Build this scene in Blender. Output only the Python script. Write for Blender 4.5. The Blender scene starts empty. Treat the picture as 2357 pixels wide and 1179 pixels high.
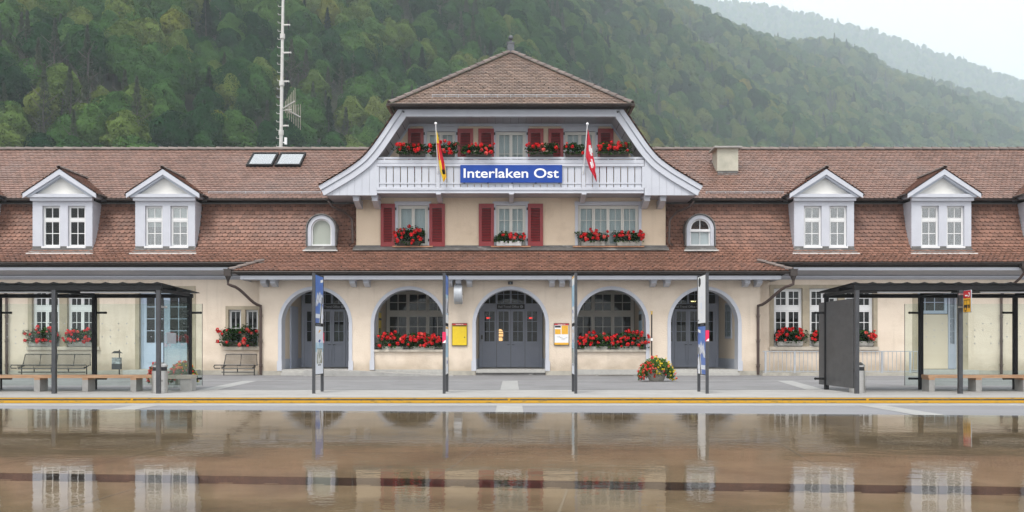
import bpy, math, random
from mathutils import Vector, Matrix, noise
random.seed(7)
R = math.radians
F = 2340.0; CD = 39.0; CZ = 1.117          # focal length in photo pixels, camera distance to facade, eye height


HAZE_D, HAZE_C, SKY_S, SUN_E, EXPO = .0003, (.85, .94, 1.0), .13, 1.7, .65
def X(x, Y=0.0): return (x - 1178.5) * (CD + Y) / F


def Z(y, Y=0.0): return CZ + (797 - y) * (CD + Y) / F


sc = bpy.context.scene
C = sc.collection


def lin(r, g, b):
    f = lambda v: (v / 255 / 12.92) if v / 255 <= 0.04045 else ((v / 255 + 0.055) / 1.055) ** 2.4
    return (f(r), f(g), f(b))


# ---------------------------------------------------------------- materials
class NT:
    def __init__(self, name):
        self.m = bpy.data.materials.new(name); self.m.use_nodes = True
        self.t = self.m.node_tree; self.t.nodes.clear()
        self.out = self.t.nodes.new('ShaderNodeOutputMaterial')

    def n(self, typ, **kw):
        nd = self.t.nodes.new(typ)
        for k, v in kw.items():
            if k.startswith('_'):
                setattr(nd, k[1:], v)
            else:
                key = int(k[1:]) if k[0] == 'i' and k[1:].isdigit() else k.replace('__', ' ')
                s = nd.inputs[key]
                if hasattr(v, 'is_linked') or isinstance(v, bpy.types.NodeSocket):
                    self.t.links.new(v, s)
                else:
                    if isinstance(v, tuple) and len(v) == 3 and s.type == 'RGBA': v = (*v, 1)
                    s.default_value = v
        return nd

    def l(self, a, b): self.t.links.new(a, b)

    def ramp(self, fac, stops, interp='LINEAR'):
        r = self.t.nodes.new('ShaderNodeValToRGB'); r.color_ramp.interpolation = interp
        e = r.color_ramp.elements
        while len(e) > 1: e.remove(e[0])
        e[0].position = stops[0][0]; e[0].color = (*stops[0][1], 1)
        for p, c in stops[1:]:
            q = e.new(p); q.color = (*c, 1)
        self.l(fac, r.inputs[0]); return r.outputs[0]


def mat(name, col, col2=None, nscale=3.0, rough=0.6, metallic=0.0, bump=0.0, bscale=40.0, spec=0.5, stretch=(1, 1, 1), island=0.0, dirt=None, coords='Object', lo=0.35, hi=0.65, splash=None):
    N = NT(name)
    co = N.n('ShaderNodeTexCoord').outputs[coords]
    mp = N.n('ShaderNodeMapping', Vector=co, Scale=stretch).outputs[0]
    base = None
    if col2 is not None:
        nz = N.n('ShaderNodeTexNoise', Vector=mp, Scale=nscale, Detail=6.0, Roughness=0.6).outputs[0]
        base = N.ramp(nz, [(lo, col), (hi, col2)])
    if island:
        rnd = N.n('ShaderNodeNewGeometry').outputs['Random Per Island']
        mr = N.n('ShaderNodeMapRange', Value=rnd, i3=1 - island, i4=1 + island).outputs[0]
        hs = N.n('ShaderNodeHueSaturation', Value=mr)
        if base is not None: N.l(base, hs.inputs['Color'])
        else: hs.inputs['Color'].default_value = (*col, 1)
        base = hs.outputs[0]
    if dirt:
        nz = N.n('ShaderNodeTexNoise', Vector=mp, Scale=dirt[1], Detail=8.0, Roughness=0.65).outputs[0]
        fac = N.n('ShaderNodeMapRange', Value=nz, i1=dirt[2], i2=dirt[3]).outputs[0]
        mx = N.n('ShaderNodeMix', _data_type='RGBA')
        N.l(fac, mx.inputs[0])
        if base is not None: N.l(base, mx.inputs[6])
        else: mx.inputs[6].default_value = (*col, 1)
        mx.inputs[7].default_value = (*dirt[0], 1)
        base = mx.outputs[2]
    if splash:                                             # mud splashed up from the pavement, and rain streaks
        sx = N.n('ShaderNodeSeparateXYZ', Vector=co).outputs[2]
        n1 = N.n('ShaderNodeTexNoise', Vector=co, Scale=2.2, Detail=6.0).outputs[0]
        f1 = N.n('ShaderNodeMapRange', Value=N.n('ShaderNodeMath', _operation='MULTIPLY_ADD', i0=n1, i1=-.9, i2=sx).outputs[0], i1=.25, i2=-.30, i3=0.0, i4=.75).outputs[0]
        n2 = N.n('ShaderNodeTexNoise', Vector=N.n('ShaderNodeMapping', Vector=co, Scale=(5, 5, .35)).outputs[0], Scale=1.0, Detail=5.0).outputs[0]
        f2 = N.n('ShaderNodeMapRange', Value=n2, i1=.57, i2=.82, i3=0.0, i4=.34).outputs[0]
        mx = N.n('ShaderNodeMix', _data_type='RGBA'); N.l(N.n('ShaderNodeMath', _operation='MAXIMUM', i0=f1, i1=f2).outputs[0], mx.inputs[0]); N.l(base, mx.inputs[6]); mx.inputs[7].default_value = (*splash, 1)
        base = mx.outputs[2]
    p = N.n('ShaderNodeBsdfPrincipled', Roughness=rough, Metallic=metallic)
    p.inputs['Specular IOR Level'].default_value = spec
    if base is not None: N.l(base, p.inputs['Base Color'])
    else: p.inputs['Base Color'].default_value = (*col, 1)
    if bump:
        nz = N.n('ShaderNodeTexNoise', Vector=mp, Scale=bscale, Detail=4.0).outputs[0]
        b = N.n('ShaderNodeBump', Strength=bump, Distance=0.02, Height=nz)
        N.l(b.outputs[0], p.inputs['Normal'])
    N.l(p.outputs[0], N.out.inputs[0])
    return N.m


def glass_mat(name, tint=(1, 1, 1), ior=1.55, rough=0.0, extra=0.0):
    N = NT(name)
    bf = N.n('ShaderNodeNewGeometry').outputs['Backfacing']          # same reflectance from both sides of a sheet
    ex = N.n('ShaderNodeMath', _operation='MULTIPLY_ADD', i0=bf, i1=-2.0, i2=1.0).outputs[0]
    fr = N.n('ShaderNodeFresnel', IOR=N.n('ShaderNodeMath', _operation='POWER', i0=ior, i1=ex).outputs[0]).outputs[0]
    if extra:
        fr = N.n('ShaderNodeMath', _operation='ADD', i0=fr, i1=extra).outputs[0]
    tr = N.n('ShaderNodeBsdfTransparent', Color=tint)
    gl = N.n('ShaderNodeBsdfGlossy', Roughness=rough)
    mx = N.n('ShaderNodeMixShader', Fac=fr, i1=tr.outputs[0], i2=gl.outputs[0])
    N.l(mx.outputs[0], N.out.inputs[0]); return N.m


def emit_mat(name, col, strength):
    N = NT(name)
    e = N.n('ShaderNodeEmission', Color=col, Strength=strength)
    N.l(e.outputs[0], N.out.inputs[0]); return N.m


def leaf_mat(name, c1, c2, c3, vary=0.16):
    """foliage: colour varies from tree to tree and a little from leaf clump to leaf clump"""
    N = NT(name)
    oi = N.n('ShaderNodeObjectInfo').outputs['Random']
    ri = N.n('ShaderNodeNewGeometry').outputs['Random Per Island']
    base = N.ramp(oi, [(0.0, c1), (0.55, c2), (1.0, c3)])
    mr = N.n('ShaderNodeMapRange', Value=ri, i3=1 - vary, i4=1 + vary).outputs[0]
    hs = N.n('ShaderNodeHueSaturation', Value=mr, Color=base)
    d = N.n('ShaderNodeBsdfDiffuse', Color=hs.outputs[0])
    t = N.n('ShaderNodeBsdfTranslucent', Color=hs.outputs[0])
    mx = N.n('ShaderNodeMixShader', Fac=0.2, i1=d.outputs[0], i2=t.outputs[0])
    N.l(mx.outputs[0], N.out.inputs[0]); return N.m


STUCCO = mat('stucco', (.69, .585, .475), (.735, .632, .52), 1.2, .9, bump=.55, bscale=16, spec=.2, stretch=(1, 1, 1.6), dirt=((.55, .45, .35), .7, .52, .9), splash=(.40, .33, .25))
STUCCO_UP = mat('stucco_upper', (.67, .545, .405), (.71, .58, .44), 1.0, .9, bump=.45, bscale=18, spec=.2, dirt=((.52, .40, .29), 1.1, .55, .9), splash=(.50, .39, .28))
STUCCO_IN = mat('stucco_niche', (.64, .55, .44), (.68, .59, .48), 1.5, .9, bump=.3, bscale=20, spec=.2)
TRIM = mat('lavender_paint', (.485, .50, .55), (.525, .54, .59), 2.0, .5, bump=.05, bscale=30, dirt=((.39, .40, .46), 3, .6, .9))
TRIMD = mat('blue_grey_paint', (.38, .41, .47), (.41, .44, .50), 2.0, .5)
SOFFIT = mat('grey_boards', (.36, .36, .39), (.40, .40, .43), 4.0, .6)
WHITE = mat('white_paint', (.75, .75, .75), (.79, .79, .78), 3.0, .4)
CREAMW = mat('cream_window_paint', (.64, .62, .56), (.68, .66, .60), 3.0, .45)
PEDI = mat('pale_plaster', (.70, .69, .66), (.74, .73, .69), 2.0, .8, bump=.1, bscale=30)
RED = mat('shutter_red', (.235, .016, .019), (.285, .02, .023), 2.0, .42, bump=.05, bscale=60, dirt=((.14, .02, .022), 4, .58, .8))
DOORG = mat('grey_door_paint', (.40, .44, .54), (.43, .47, .57), 2.5, .45)
DOORB = mat('light_blue_door_paint', (.40, .48, .60), (.44, .52, .64), 2.5, .45)
TILE = mat('clay_tile_red', (.170, .083, .056), (.218, .108, .074), .5, .62, island=.24, spec=.5, dirt=((.14, .08, .068), .45, .52, .85))
TILEU = mat('clay_tile_weathered', (.178, .100, .075), (.226, .130, .098), .5, .5, island=.24, spec=.7, dirt=((.15, .11, .098), .5, .5, .85))
TILET = mat('clay_tile_brown', (.166, .112, .084), (.212, .146, .112), .6, .5, island=.26, spec=.7, dirt=((.15, .11, .095), .7, .5, .8))
RIDGE = mat('ridge_tile', (.13, .10, .088), (.17, .135, .12), 3.0, .6, island=.2, dirt=((.075, .062, .056), 4, .55, .8))
GUTTER = mat('brown_metal', (.045, .034, .03), (.06, .048, .042), 5.0, .4, metallic=.3)
PIPE = mat('brown_pipe', (.07, .045, .038), (.09, .06, .05), 5.0, .4, metallic=.3)
LEAD = mat('lead_flashing', (.10, .095, .09), (.15, .145, .14), 3.0, .55, dirt=((.34, .33, .31), 2.2, .56, .72), stretch=(1, 1, 3))
LEADE = mat('pale_flashing_edge', (.48, .47, .46), (.55, .54, .52), 4.0, .5)
DARK = mat('shadow_timber', (.02, .016, .014), None, rough=.8)  # near-black: shade under the eaves is put into this colour
STONE = mat('sandstone', (.33, .28, .20), (.41, .35, .26), 1.6, .85, bump=.25, bscale=25, dirt=((.25, .22, .17), 2.0, .52, .8))
SILLS = mat('pale_stone_sill', (.50, .45, .37), (.56, .50, .42), 3, .8, bump=.15, bscale=40)
PLINTH = mat('stone_plinth', (.36, .34, .29), (.45, .42, .36), 2.0, .85, bump=.2, bscale=25, dirt=((.24, .23, .20), 1.5, .5, .75))
GRANITE = mat('granite', (.38, .37, .35), (.44, .43, .40), 8.0, .8, bump=.1, bscale=60)
COPPER = mat('copper_sill', (.42, .20, .11), (.5, .27, .16), 5, .45, metallic=.5)
GLASS = glass_mat('window_glass', (.86, .9, .9), 1.32, 0.0, .0)
SKYGL = glass_mat('rooflight_glass', (.5, .55, .6), 2.0, 0.0, .5)
GLASSR = glass_mat('sky_reflecting_glass', (.86, .9, .9), 1.4, 0.0, .16)
CLEAR = glass_mat('shelter_glass', (.90, .945, .925), 1.32, 0.0, .0)
CURT = mat('net_curtain', (.60, .63, .64), None, rough=.9, spec=.1)
CURTG = mat('grey_curtain', (.46, .49, .47), None, rough=.9, spec=.1)
BLIND = mat('beige_blind', (.50, .49, .43), None, rough=.8, spec=.2)
ROOM = mat('room_wall', (.07, .058, .046), (.10, .085, .068), .6, .9)
STEEL = mat('dark_steel', (.055, .057, .062), (.075, .077, .083), 4, .4, metallic=.4)
ANTH = mat('anthracite_frame', (.009, .009, .010), (.013, .013, .014), 4, .6, spec=.25)
PANEL = mat('anthracite_panel', (.07, .072, .075), (.095, .096, .098), 1.2, .42, metallic=.3, stretch=(1, 1, 3), dirt=((.06, .06, .062), 2, .5, .7))
INOX = mat('brushed_steel', (.50, .49, .47), (.58, .57, .55), 6, .28, metallic=.9, stretch=(1, 1, 8))
WIRE = mat('black_wire', (.018, .018, .018), None, rough=.45)
N = NT('steel_mesh_panel')
N.l(N.n('ShaderNodeMixShader', Fac=.42, i1=N.n('ShaderNodeBsdfTransparent').outputs[0], i2=N.n('ShaderNodeBsdfDiffuse', Color=(.03, .03, .028)).outputs[0]).outputs[0], N.out.inputs[0])
MESH_ = N.m
WOOD = mat('bench_wood', (.36, .20, .105), (.52, .32, .19), 3, .55, stretch=(.6, 6, 6), bump=.1, bscale=30)
WOODW = mat('weathered_wood', (.34, .31, .26), (.42, .38, .32), 3, .7, stretch=(.6, 6, 6))
CONC = mat('concrete', (.30, .295, .28), (.37, .36, .345), 3, .85, bump=.12, bscale=50, dirt=((.22, .215, .205), 4, .55, .8))
CONCL = mat('concrete_trough', (.42, .40, .36), (.50, .48, .44), 6, .85, bump=.15, bscale=60, dirt=((.26, .25, .22), 5, .5, .75))
SOIL = mat('soil', (.03, .02, .015), None, rough=.95)
BROWNP = mat('dark_planter', (.05, .035, .028), (.07, .05, .04), 6, .6)
GERL = leaf_mat('geranium_leaf', (.022, .055, .012), (.032, .075, .016), (.05, .10, .022), .4)
PETL = leaf_mat('petunia_leaf', (.05, .11, .02), (.07, .14, .026), (.09, .16, .03), .4)
PETAL = mat('geranium_petal', (.62, .008, .010), None, rough=.55, island=.25, spec=.25)
PETALP = mat('coral_petal', (.68, .09, .07), None, rough=.6, island=.3, spec=.25)
PETALY = mat('yellow_petal', (.75, .52, .02), None, rough=.6, island=.2, spec=.25)
BLUE = mat('sign_blue', (.011, .050, .27), (.014, .060, .31), 2, .6, spec=.25)
SIGNW = mat('sign_white', (.82, .82, .82), None, rough=.4)
YEL = mat('timetable_yellow', (.72, .50, .008), (.78, .57, .012), 9, .4)
ORG = mat('orange_print', (.75, .36, .02), (.80, .45, .03), 20, .4)
SIGNR = mat('sign_red', (.52, .012, .02), None, rough=.4)
PINK = mat('pink_tag', (.70, .015, .09), None, rough=.4)
BLACK = mat('black_print', (.012, .012, .014), None, rough=.5)
GOLD = mat('gold_tip', (.6, .42, .12), None, rough=.35, metallic=.8)
FLAGR = mat('flag_red', (.60, .012, .035), (.66, .016, .045), 6, .75)
FLAGY = mat('flag_yellow', (.80, .52, .015), (.84, .58, .03), 6, .75)
PBLUE = mat('print_blue', (.03, .10, .42), (.06, .22, .60), 2.5, .3)
PSNOW = mat('print_snow', (.66, .69, .76), (.30, .32, .40), 9, .3, lo=.5, hi=.62)
PPALE = mat('print_pale', (.70, .75, .84), (.76, .80, .87), 3, .3)
PGREEN = mat('print_waterfall', (.62, .65, .64), (.15, .17, .10), 6, .3, lo=.46, hi=.56)
PSKY = mat('print_sky', (.20, .46, .66), (.55, .72, .82), 4, .3)
MASTW = mat('galvanised_mast', (.50, .49, .465), (.58, .57, .545), 8, .5)
GALV = mat('galvanised_rail', (.36, .38, .41), (.42, .44, .47), 8, .5, metallic=.2)
CHIM = mat('chimney_render', (.43, .42, .34), (.50, .48, .40), 3, .9, bump=.2, bscale=25, dirt=((.34, .34, .28), 2, .5, .8))
BARK = mat('bark', (.07, .06, .05), (.12, .11, .095), 3, .9)
ZINC = mat('zinc_finial', (.10, .105, .115), (.14, .145, .155), 6, .45, metallic=.5)
ASPH = mat('asphalt', (.175, .172, .175), (.21, .206, .21), 1.2, .85, bump=.25, bscale=140, dirt=((.145, .14, .142), .35, .5, .7), coords='Object')
ROADM = mat('road_asphalt', (.18, .18, .19), (.215, .215, .228), .8, .8, bump=.2, bscale=120, stretch=(.3, 1, 1))
PAVE = mat('pale_concrete_paving', (.30, .29, .28), (.345, .335, .322), 1.4, .85, bump=.12, bscale=90, dirt=((.24, .232, .222), .8, .52, .75))
STRIP = mat('pale_strip_paving', (.28, .276, .27), (.325, .318, .31), 3, .85, dirt=((.22, .245, .235), 2.5, .5, .8))
KERBM = mat('kerb_stone', (.045, .045, .045), (.09, .088, .082), 5, .8, dirt=((.20, .15, .05), 9, .55, .75), stretch=(1, 1, 1))
KERBY = mat('yellow_kerb_paint', (.50, .26, .008), (.56, .31, .012), 6, .6, dirt=((.10, .07, .025), 6, .54, .72), stretch=(1, 1, 4))
GROUNDM = mat('meadow_ground', (.05, .07, .025), (.08, .09, .04), .05, .95)
HILLM = mat('forest_floor', (.022, .03, .014), (.045, .05, .025), .04, .95, coords='Object')
SLATE = mat('pool_slate', (.25, .195, .125), (.345, .275, .19), 5.0, .5, dirt=((.15, .118, .078), 2.2, .45, .72), stretch=(1, 1, 1), lo=.3, hi=.7)
SLOT = mat('pool_slot', (.012, .006, .003), (.02, .010, .005), 6, .6)
SLOTL = mat('pool_joint', (.30, .27, .22), None, rough=.7)
EMR = emit_mat('red_led', (1.0, .03, .02), 1.6)
EMW = emit_mat('lantern_glow', (1.0, .52, .20), 1.1)
EML = emit_mat('ceiling_lamp_glow', (1.0, .80, .35), 1.6)


# ---------------------------------------------------------------- mesh helpers
class MB:
    def __init__(self):
        self.v = []; self.f = []; self.m = []

    def add(self, vs, fs, m=0):
        o = len(self.v); self.v += [tuple(p) for p in vs]
        self.f += [tuple(o + i for i in f) for f in fs]; self.m += [m] * len(fs)
        return self

    def box(self, x0, x1, y0, y1, z0, z1, m=0):
        vs = [(x0, y0, z0), (x1, y0, z0), (x1, y1, z0), (x0, y1, z0), (x0, y0, z1), (x1, y0, z1), (x1, y1, z1), (x0, y1, z1)]
        return self.add(vs, [(0, 3, 2, 1), (4, 5, 6, 7), (0, 1, 5, 4), (1, 2, 6, 5), (2, 3, 7, 6), (3, 0, 4, 7)], m)

    def quad(self, a, b, c, d, m=0): return self.add([a, b, c, d], [(0, 1, 2, 3)], m)

    def prism(self, pts, y0, y1, m=0):
        """outline in (x, z), pushed from y0 (front) to y1"""
        n = len(pts)
        vs = [(x, y0, z) for x, z in pts] + [(x, y1, z) for x, z in pts]
        fs = [tuple(range(n)), tuple(range(2 * n - 1, n - 1, -1))] + [(i, i + n, (i + 1) % n + n, (i + 1) % n) for i in range(n)]
        return self.add(vs, fs, m)

    def prismx(self, pts, x0, x1, m=0):
        """outline in (y, z), pushed along x"""
        n = len(pts)
        vs = [(x0, y, z) for y, z in pts] + [(x1, y, z) for y, z in pts]
        fs = [tuple(range(n)), tuple(range(2 * n - 1, n - 1, -1))] + [(i, i + n, (i + 1) % n + n, (i + 1) % n) for i in range(n)]
        return self.add(vs, fs, m)

    def tube(self, pts, r, n=8, m=0, cap=True):
        pts = [Vector(p) for p in pts]; rings = []
        rr = r if isinstance(r, (list, tuple)) else [r] * len(pts)
        for i, p in enumerate(pts):
            t = (pts[min(i + 1, len(pts) - 1)] - pts[max(i - 1, 0)]).normalized()
            up = Vector((0, 0, 1)) if abs(t.z) < .9 else Vector((0, 1, 0))
            a = t.cross(up).normalized(); b = t.cross(a)
            rings.append([p + (a * math.cos(2 * math.pi * k / n) + b * math.sin(2 * math.pi * k / n)) * rr[i] for k in range(n)])
        vs = [q for g in rings for q in g]; fs = []
        for i in range(len(pts) - 1):
            for k in range(n):
                fs.append((i * n + k, i * n + (k + 1) % n, (i + 1) * n + (k + 1) % n, (i + 1) * n + k))
        if cap:
            fs.append(tuple(range(n - 1, -1, -1))); fs.append(tuple((len(pts) - 1) * n + k for k in range(n)))
        return self.add(vs, fs, m)

    def lathe(self, prof, c=(0, 0, 0), n=24, m=0, axis='z'):
        vs = []; fs = []
        for r, h in prof:
            for k in range(n):
                a = 2 * math.pi * k / n
                q = (r * math.cos(a), r * math.sin(a), h)
                if axis == 'x': q = (h, q[0], q[1])
                vs.append((c[0] + q[0], c[1] + q[1], c[2] + q[2]))
        for i in range(len(prof) - 1):
            for k in range(n):
                fs.append((i * n + k, i * n + (k + 1) % n, (i + 1) * n + (k + 1) % n, (i + 1) * n + k))
        fs.append(tuple(range(n - 1, -1, -1))); fs.append(tuple((len(prof) - 1) * n + k for k in range(n)))
        return self.add(vs, fs, m)

    def ball(self, c, r, n=12, m=0):
        k = n // 2
        return self.lathe([(max(1e-4, r * math.sin(math.pi * i / k)), -r * math.cos(math.pi * i / k)) for i in range(k + 1)], c, n, m)

    def build(self, name, mats, parent=None, smooth=False, loc=None):
        me = bpy.data.meshes.new(name); me.from_pydata(self.v, [], self.f); me.update()
        for mm in (mats if isinstance(mats, (list, tuple)) else [mats]): me.materials.append(mm)
        if any(self.m): me.polygons.foreach_set('material_index', self.m)
        if smooth: me.polygons.foreach_set('use_smooth', [True] * len(me.polygons))
        o = bpy.data.objects.new(name, me); C.objects.link(o)
        if parent: o.parent = parent
        if loc: o.location = loc
        return o


def tag(o, label=None, cat=None, group=None, kind=None):
    if label: o['label'] = label
    if cat: o['category'] = cat
    if group: o['group'] = group
    if kind: o['kind'] = kind
    return o


def thing(name, label, cat, loc=(0, 0, 0), group=None, rz=0.0):
    o = bpy.data.objects.new(name, None); C.objects.link(o); o.empty_display_size = .2
    o.location = loc; o.rotation_euler = (0, 0, rz)
    return tag(o, label, cat, group)


def copy_tree(o, parent=None):
    c = o.copy(); C.objects.link(c); c.parent = parent
    for ch in [q for q in bpy.data.objects if q.parent == o]: copy_tree(ch, c)
    return c


def frame(mb, x0, x1, z0, z1, y0, y1, w, m=0):
    mb.box(x0, x0 + w, y0, y1, z0, z1, m); mb.box(x1 - w, x1, y0, y1, z0, z1, m)
    mb.box(x0 + w, x1 - w, y0, y1, z0, z0 + w, m); mb.box(x0 + w, x1 - w, y0, y1, z1 - w, z1, m)


def text_mesh(name, s, size, mt, parent, loc, rot=(R(90), 0, 0), bold=0.0, width=None, depth=.004):
    cu = bpy.data.curves.new(name, 'FONT'); cu.body = s; cu.size = size; cu.extrude = depth; cu.offset = bold
    cu.align_x = 'CENTER'; cu.align_y = 'CENTER'
    t = bpy.data.objects.new(name + '_tmp', cu); C.objects.link(t)
    dg = bpy.context.evaluated_depsgraph_get(); dg.update()
    me = bpy.data.meshes.new_from_object(t.evaluated_get(dg)); bpy.data.objects.remove(t)
    me.materials.clear(); me.materials.append(mt)
    o = bpy.data.objects.new(name, me); C.objects.link(o); o.parent = parent
    o.location = loc; o.rotation_euler = rot
    if width:
        xs = [v.co.x for v in me.vertices]; k = width / (max(xs) - min(xs))
        o.scale = (k, 1, 1)
        cx = (max(xs) + min(xs)) / 2
        for v in me.vertices: v.co.x -= cx
    return o


# ---------------------------------------------------------------- roof tiles
def profile(pts, side=-1):
    """polyline (a, z) from eave to ridge -> length, f(s) giving point and outward normal"""
    seg = []; L = 0
    for p, q in zip(pts, pts[1:]):
        d = math.hypot(q[0] - p[0], q[1] - p[1]); seg.append((L, d, p, q)); L += d

    def f(s):
        s = max(0, min(L, s))
        for (s0, d, p, q) in seg:
            if s <= s0 + d + 1e-9:
                t = (s - s0) / d
                tx, tz = (q[0] - p[0]) / d, (q[1] - p[1]) / d
                n = (-tz, tx) if side < 0 else (tz, -tx)
                return (p[0] + (q[0] - p[0]) * t, p[1] + (q[1] - p[1]) * t), n
    return L, f


def curve_pts(pts, n=5):
    """Catmull-Rom resample of an open polyline"""
    out = []
    P = [pts[0]] + list(pts) + [pts[-1]]
    for i in range(1, len(P) - 2):
        for k in range(n):
            t = k / n
            out.append(tuple(.5 * (2 * P[i][j] + (P[i + 1][j] - P[i - 1][j]) * t + (2 * P[i - 1][j] - 5 * P[i][j] + 4 * P[i + 1][j] - P[i + 2][j]) * t * t + (3 * P[i][j] - P[i - 1][j] - 3 * P[i + 1][j] + P[i + 2][j]) * t ** 3) for j in (0, 1)))
    out.append(tuple(pts[-1])); return out


def tiles(mb, surf, s0, s1, ul, ur, gauge, width, thick=.034, scal=.045, m=0, rag=.3, skip=None):
    n = max(1, round((s1 - s0) / gauge)); g = (s1 - s0) / n
    fr = (0, .17, .5, .83, 1)
    for i in range(n):
        sb = s0 + i * g; st = min(sb + g + .02, s1)
        a, b = min(ul(sb), ul(st)), max(ur(sb), ur(st))
        off = (i % 2) * .5 * width
        j0 = math.floor((a - off) / width); j1 = math.ceil((b - off) / width)
        for j in range(j0, j1):
            uL = j * width + off; uR = uL + width - .006
            if uR <= ul(sb) + .01 or uL >= ur(sb) - .01 or (skip and skip((uL + uR) / 2, sb)): continue
            hh = thick * (1 + rag * (random.random() - .5)); ds = (random.random() - .5) * .012
            cl = lambda u, s: max(ul(s), min(ur(s), u))
            top = [surf(cl(uL, st), st, .15 * thick), surf(cl(uR, st), st, .15 * thick)]
            bot = []; low = []
            for q in fr:
                s = sb + ds + scal * (2 * q - 1) ** 2; u = cl(uL + (uR - uL) * q, s)
                bot.append(surf(u, s, hh)); low.append(surf(u, s, -.004))
            k = len(fr); vs = top + bot + low
            fs = [(0,) + tuple(2 + q for q in range(k)) + (1,)] + [(2 + q, 2 + k + q, 3 + k + q, 3 + q) for q in range(k - 1)]
            mb.add(vs, fs, m)


def caps(mb, p0, p1, n, r, up=(0, 0, 1), m=0, k=8):
    """overlapping half-round ridge tiles from p0 (low) to p1 (high)"""
    p0 = Vector(p0); p1 = Vector(p1); d = (p1 - p0) / n; t = d.normalized()
    a = t.cross(Vector(up)).normalized(); b = a.cross(t)
    for i in range(n):
        q0 = p0 + d * i + b * random.uniform(-.004, .004); q1 = q0 + d * 1.10
        ring = []
        for q, rr, lift in ((q0, r, .018), (q1, r * .86, 0)):
            ring.append([q + b * lift + a * (rr * math.cos(math.pi * j / k)) + b * (rr * math.sin(math.pi * j / k)) for j in range(k + 1)])
        inn = [q0 + b * .005 + a * (r * .8 * math.cos(math.pi * j / k)) + b * (r * .8 * math.sin(math.pi * j / k)) for j in range(k + 1)]
        vs = ring[0] + ring[1] + inn; e = k + 1
        mb.add(vs, [(j, j + 1, e + j + 1, e + j) for j in range(k)] + [(2 * e + j, 2 * e + j + 1, j + 1, j) for j in range(k)], m)
# ================================================================ the station
ST = thing('station_building', 'long cream railway station with red-brown tiled mansard roof, dormers, arcade and central balcony gable', 'building')
XE = 27.0                                   # half length of the building
XC = -0.05                                  # centre line of the gable
WY = 0.75                                   # wing wall plane
UY = 1.1                                    # upper wall plane
NY = 3.7                                    # back wall of the arcade niches


def holed(mb, x0, x1, z0, z1, holes, Y, depth, m=0, mr=None):
    xs = sorted({x0, x1, *[h[0] for h in holes], *[h[1] for h in holes]})
    zs = sorted({z0, z1, *[h[2] for h in holes], *[h[3] for h in holes]})
    for a, b in zip(xs, xs[1:]):
        for c, d in zip(zs, zs[1:]):
            mx, mz = (a + b) / 2, (c + d) / 2
            if any(h[0] < mx < h[1] and h[2] < mz < h[3] for h in holes): continue
            mb.quad((a, Y, c), (b, Y, c), (b, Y, d), (a, Y, d), m)
    for a, b, c, d in holes:
        r = m if mr is None else mr
        mb.quad((a, Y, c), (a, Y, d), (a, Y + depth, d), (a, Y + depth, c), r)
        mb.quad((b, Y, d), (b, Y, c), (b, Y + depth, c), (b, Y + depth, d), r)
        mb.quad((a, Y, d), (b, Y, d), (b, Y + depth, d), (a, Y + depth, d), r)
        mb.quad((a, Y, c), (a, Y + depth, c), (b, Y + depth, c), (b, Y, c), r)


def curtain(parent, x0, x1, z0, z1, Y, mt, name='curtain'):
    mb = MB(); n = max(8, int((x1 - x0) / .05)); ph = random.random() * 6
    p = [(x0 + (x1 - x0) * i / n, Y + .012 * math.sin(i * 1.35 + ph) + .006 * math.sin(i * .5)) for i in range(n + 1)]
    for (a, ya), (b, yb) in zip(p, p[1:]): mb.quad((a, ya, z0), (b, yb, z0), (b, yb, z1), (a, ya, z1))
    return mb.build(name, mt, parent)


def window(parent, x0, x1, z0, z1, Y, sashes, mt=WHITE, fw=.05, mw=.022, name='window', cur=None, curz=None, inner=None, glass=GLASS, sill=None, bars=()):
    """outer frame, casements (fractions of the opening, columns, rows), one glass sheet for each window"""
    mb = MB(); frame(mb, x0, x1, z0, z1, Y, Y + .07, fw)
    W, H = x1 - x0 - 2 * fw, z1 - z0 - 2 * fw; bx, bz = x0 + fw, z0 + fw
    for (a, b, c, d, nx, nz) in sashes:
        sx0, sx1, sz0, sz1 = bx + a * W, bx + b * W, bz + c * H, bz + d * H
        w = fw * .9
        frame(mb, sx0 + .004, sx1 - .004, sz0 + .004, sz1 - .004, Y - .012, Y + .05, w)
        gx0, gx1, gz0, gz1 = sx0 + .004 + w, sx1 - .004 - w, sz0 + .004 + w, sz1 - .004 - w
        for i in range(1, nx):
            u = gx0 + (gx1 - gx0) * i / nx; mb.box(u - mw / 2, u + mw / 2, Y + .002, Y + .04, gz0, gz1)
        for k in range(1, nz):
            u = gz0 + (gz1 - gz0) * k / nz; mb.box(gx0, gx1, Y + .004, Y + .038, u - mw / 2, u + mw / 2)
    for (a, b, c, d) in bars: mb.box(bx + a * W, bx + b * W, Y - .018, Y + .06, bz + c * H, bz + d * H)
    o = mb.build(name, mt, parent)
    g = parent if parent is not ST else o
    sub = o if parent is ST else parent
    MB().box(x0 + fw, x1 - fw, Y + .018, Y + .024, z0 + fw, z1 - fw).build('pane', glass, sub)
    if cur: curtain(sub, x0 + fw * .5, x1 - fw * .5, (curz or z0 + fw), z1 - fw * .5, Y + .13, cur, 'curtain' if cur is not BLIND else 'blind')
    if sill:
        MB().box(x0 - sill[0], x1 + sill[0], sill[1], Y - .02, z0 - .05, z0 + .0).build('sill', sill[2], sub)
    return o


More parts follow.
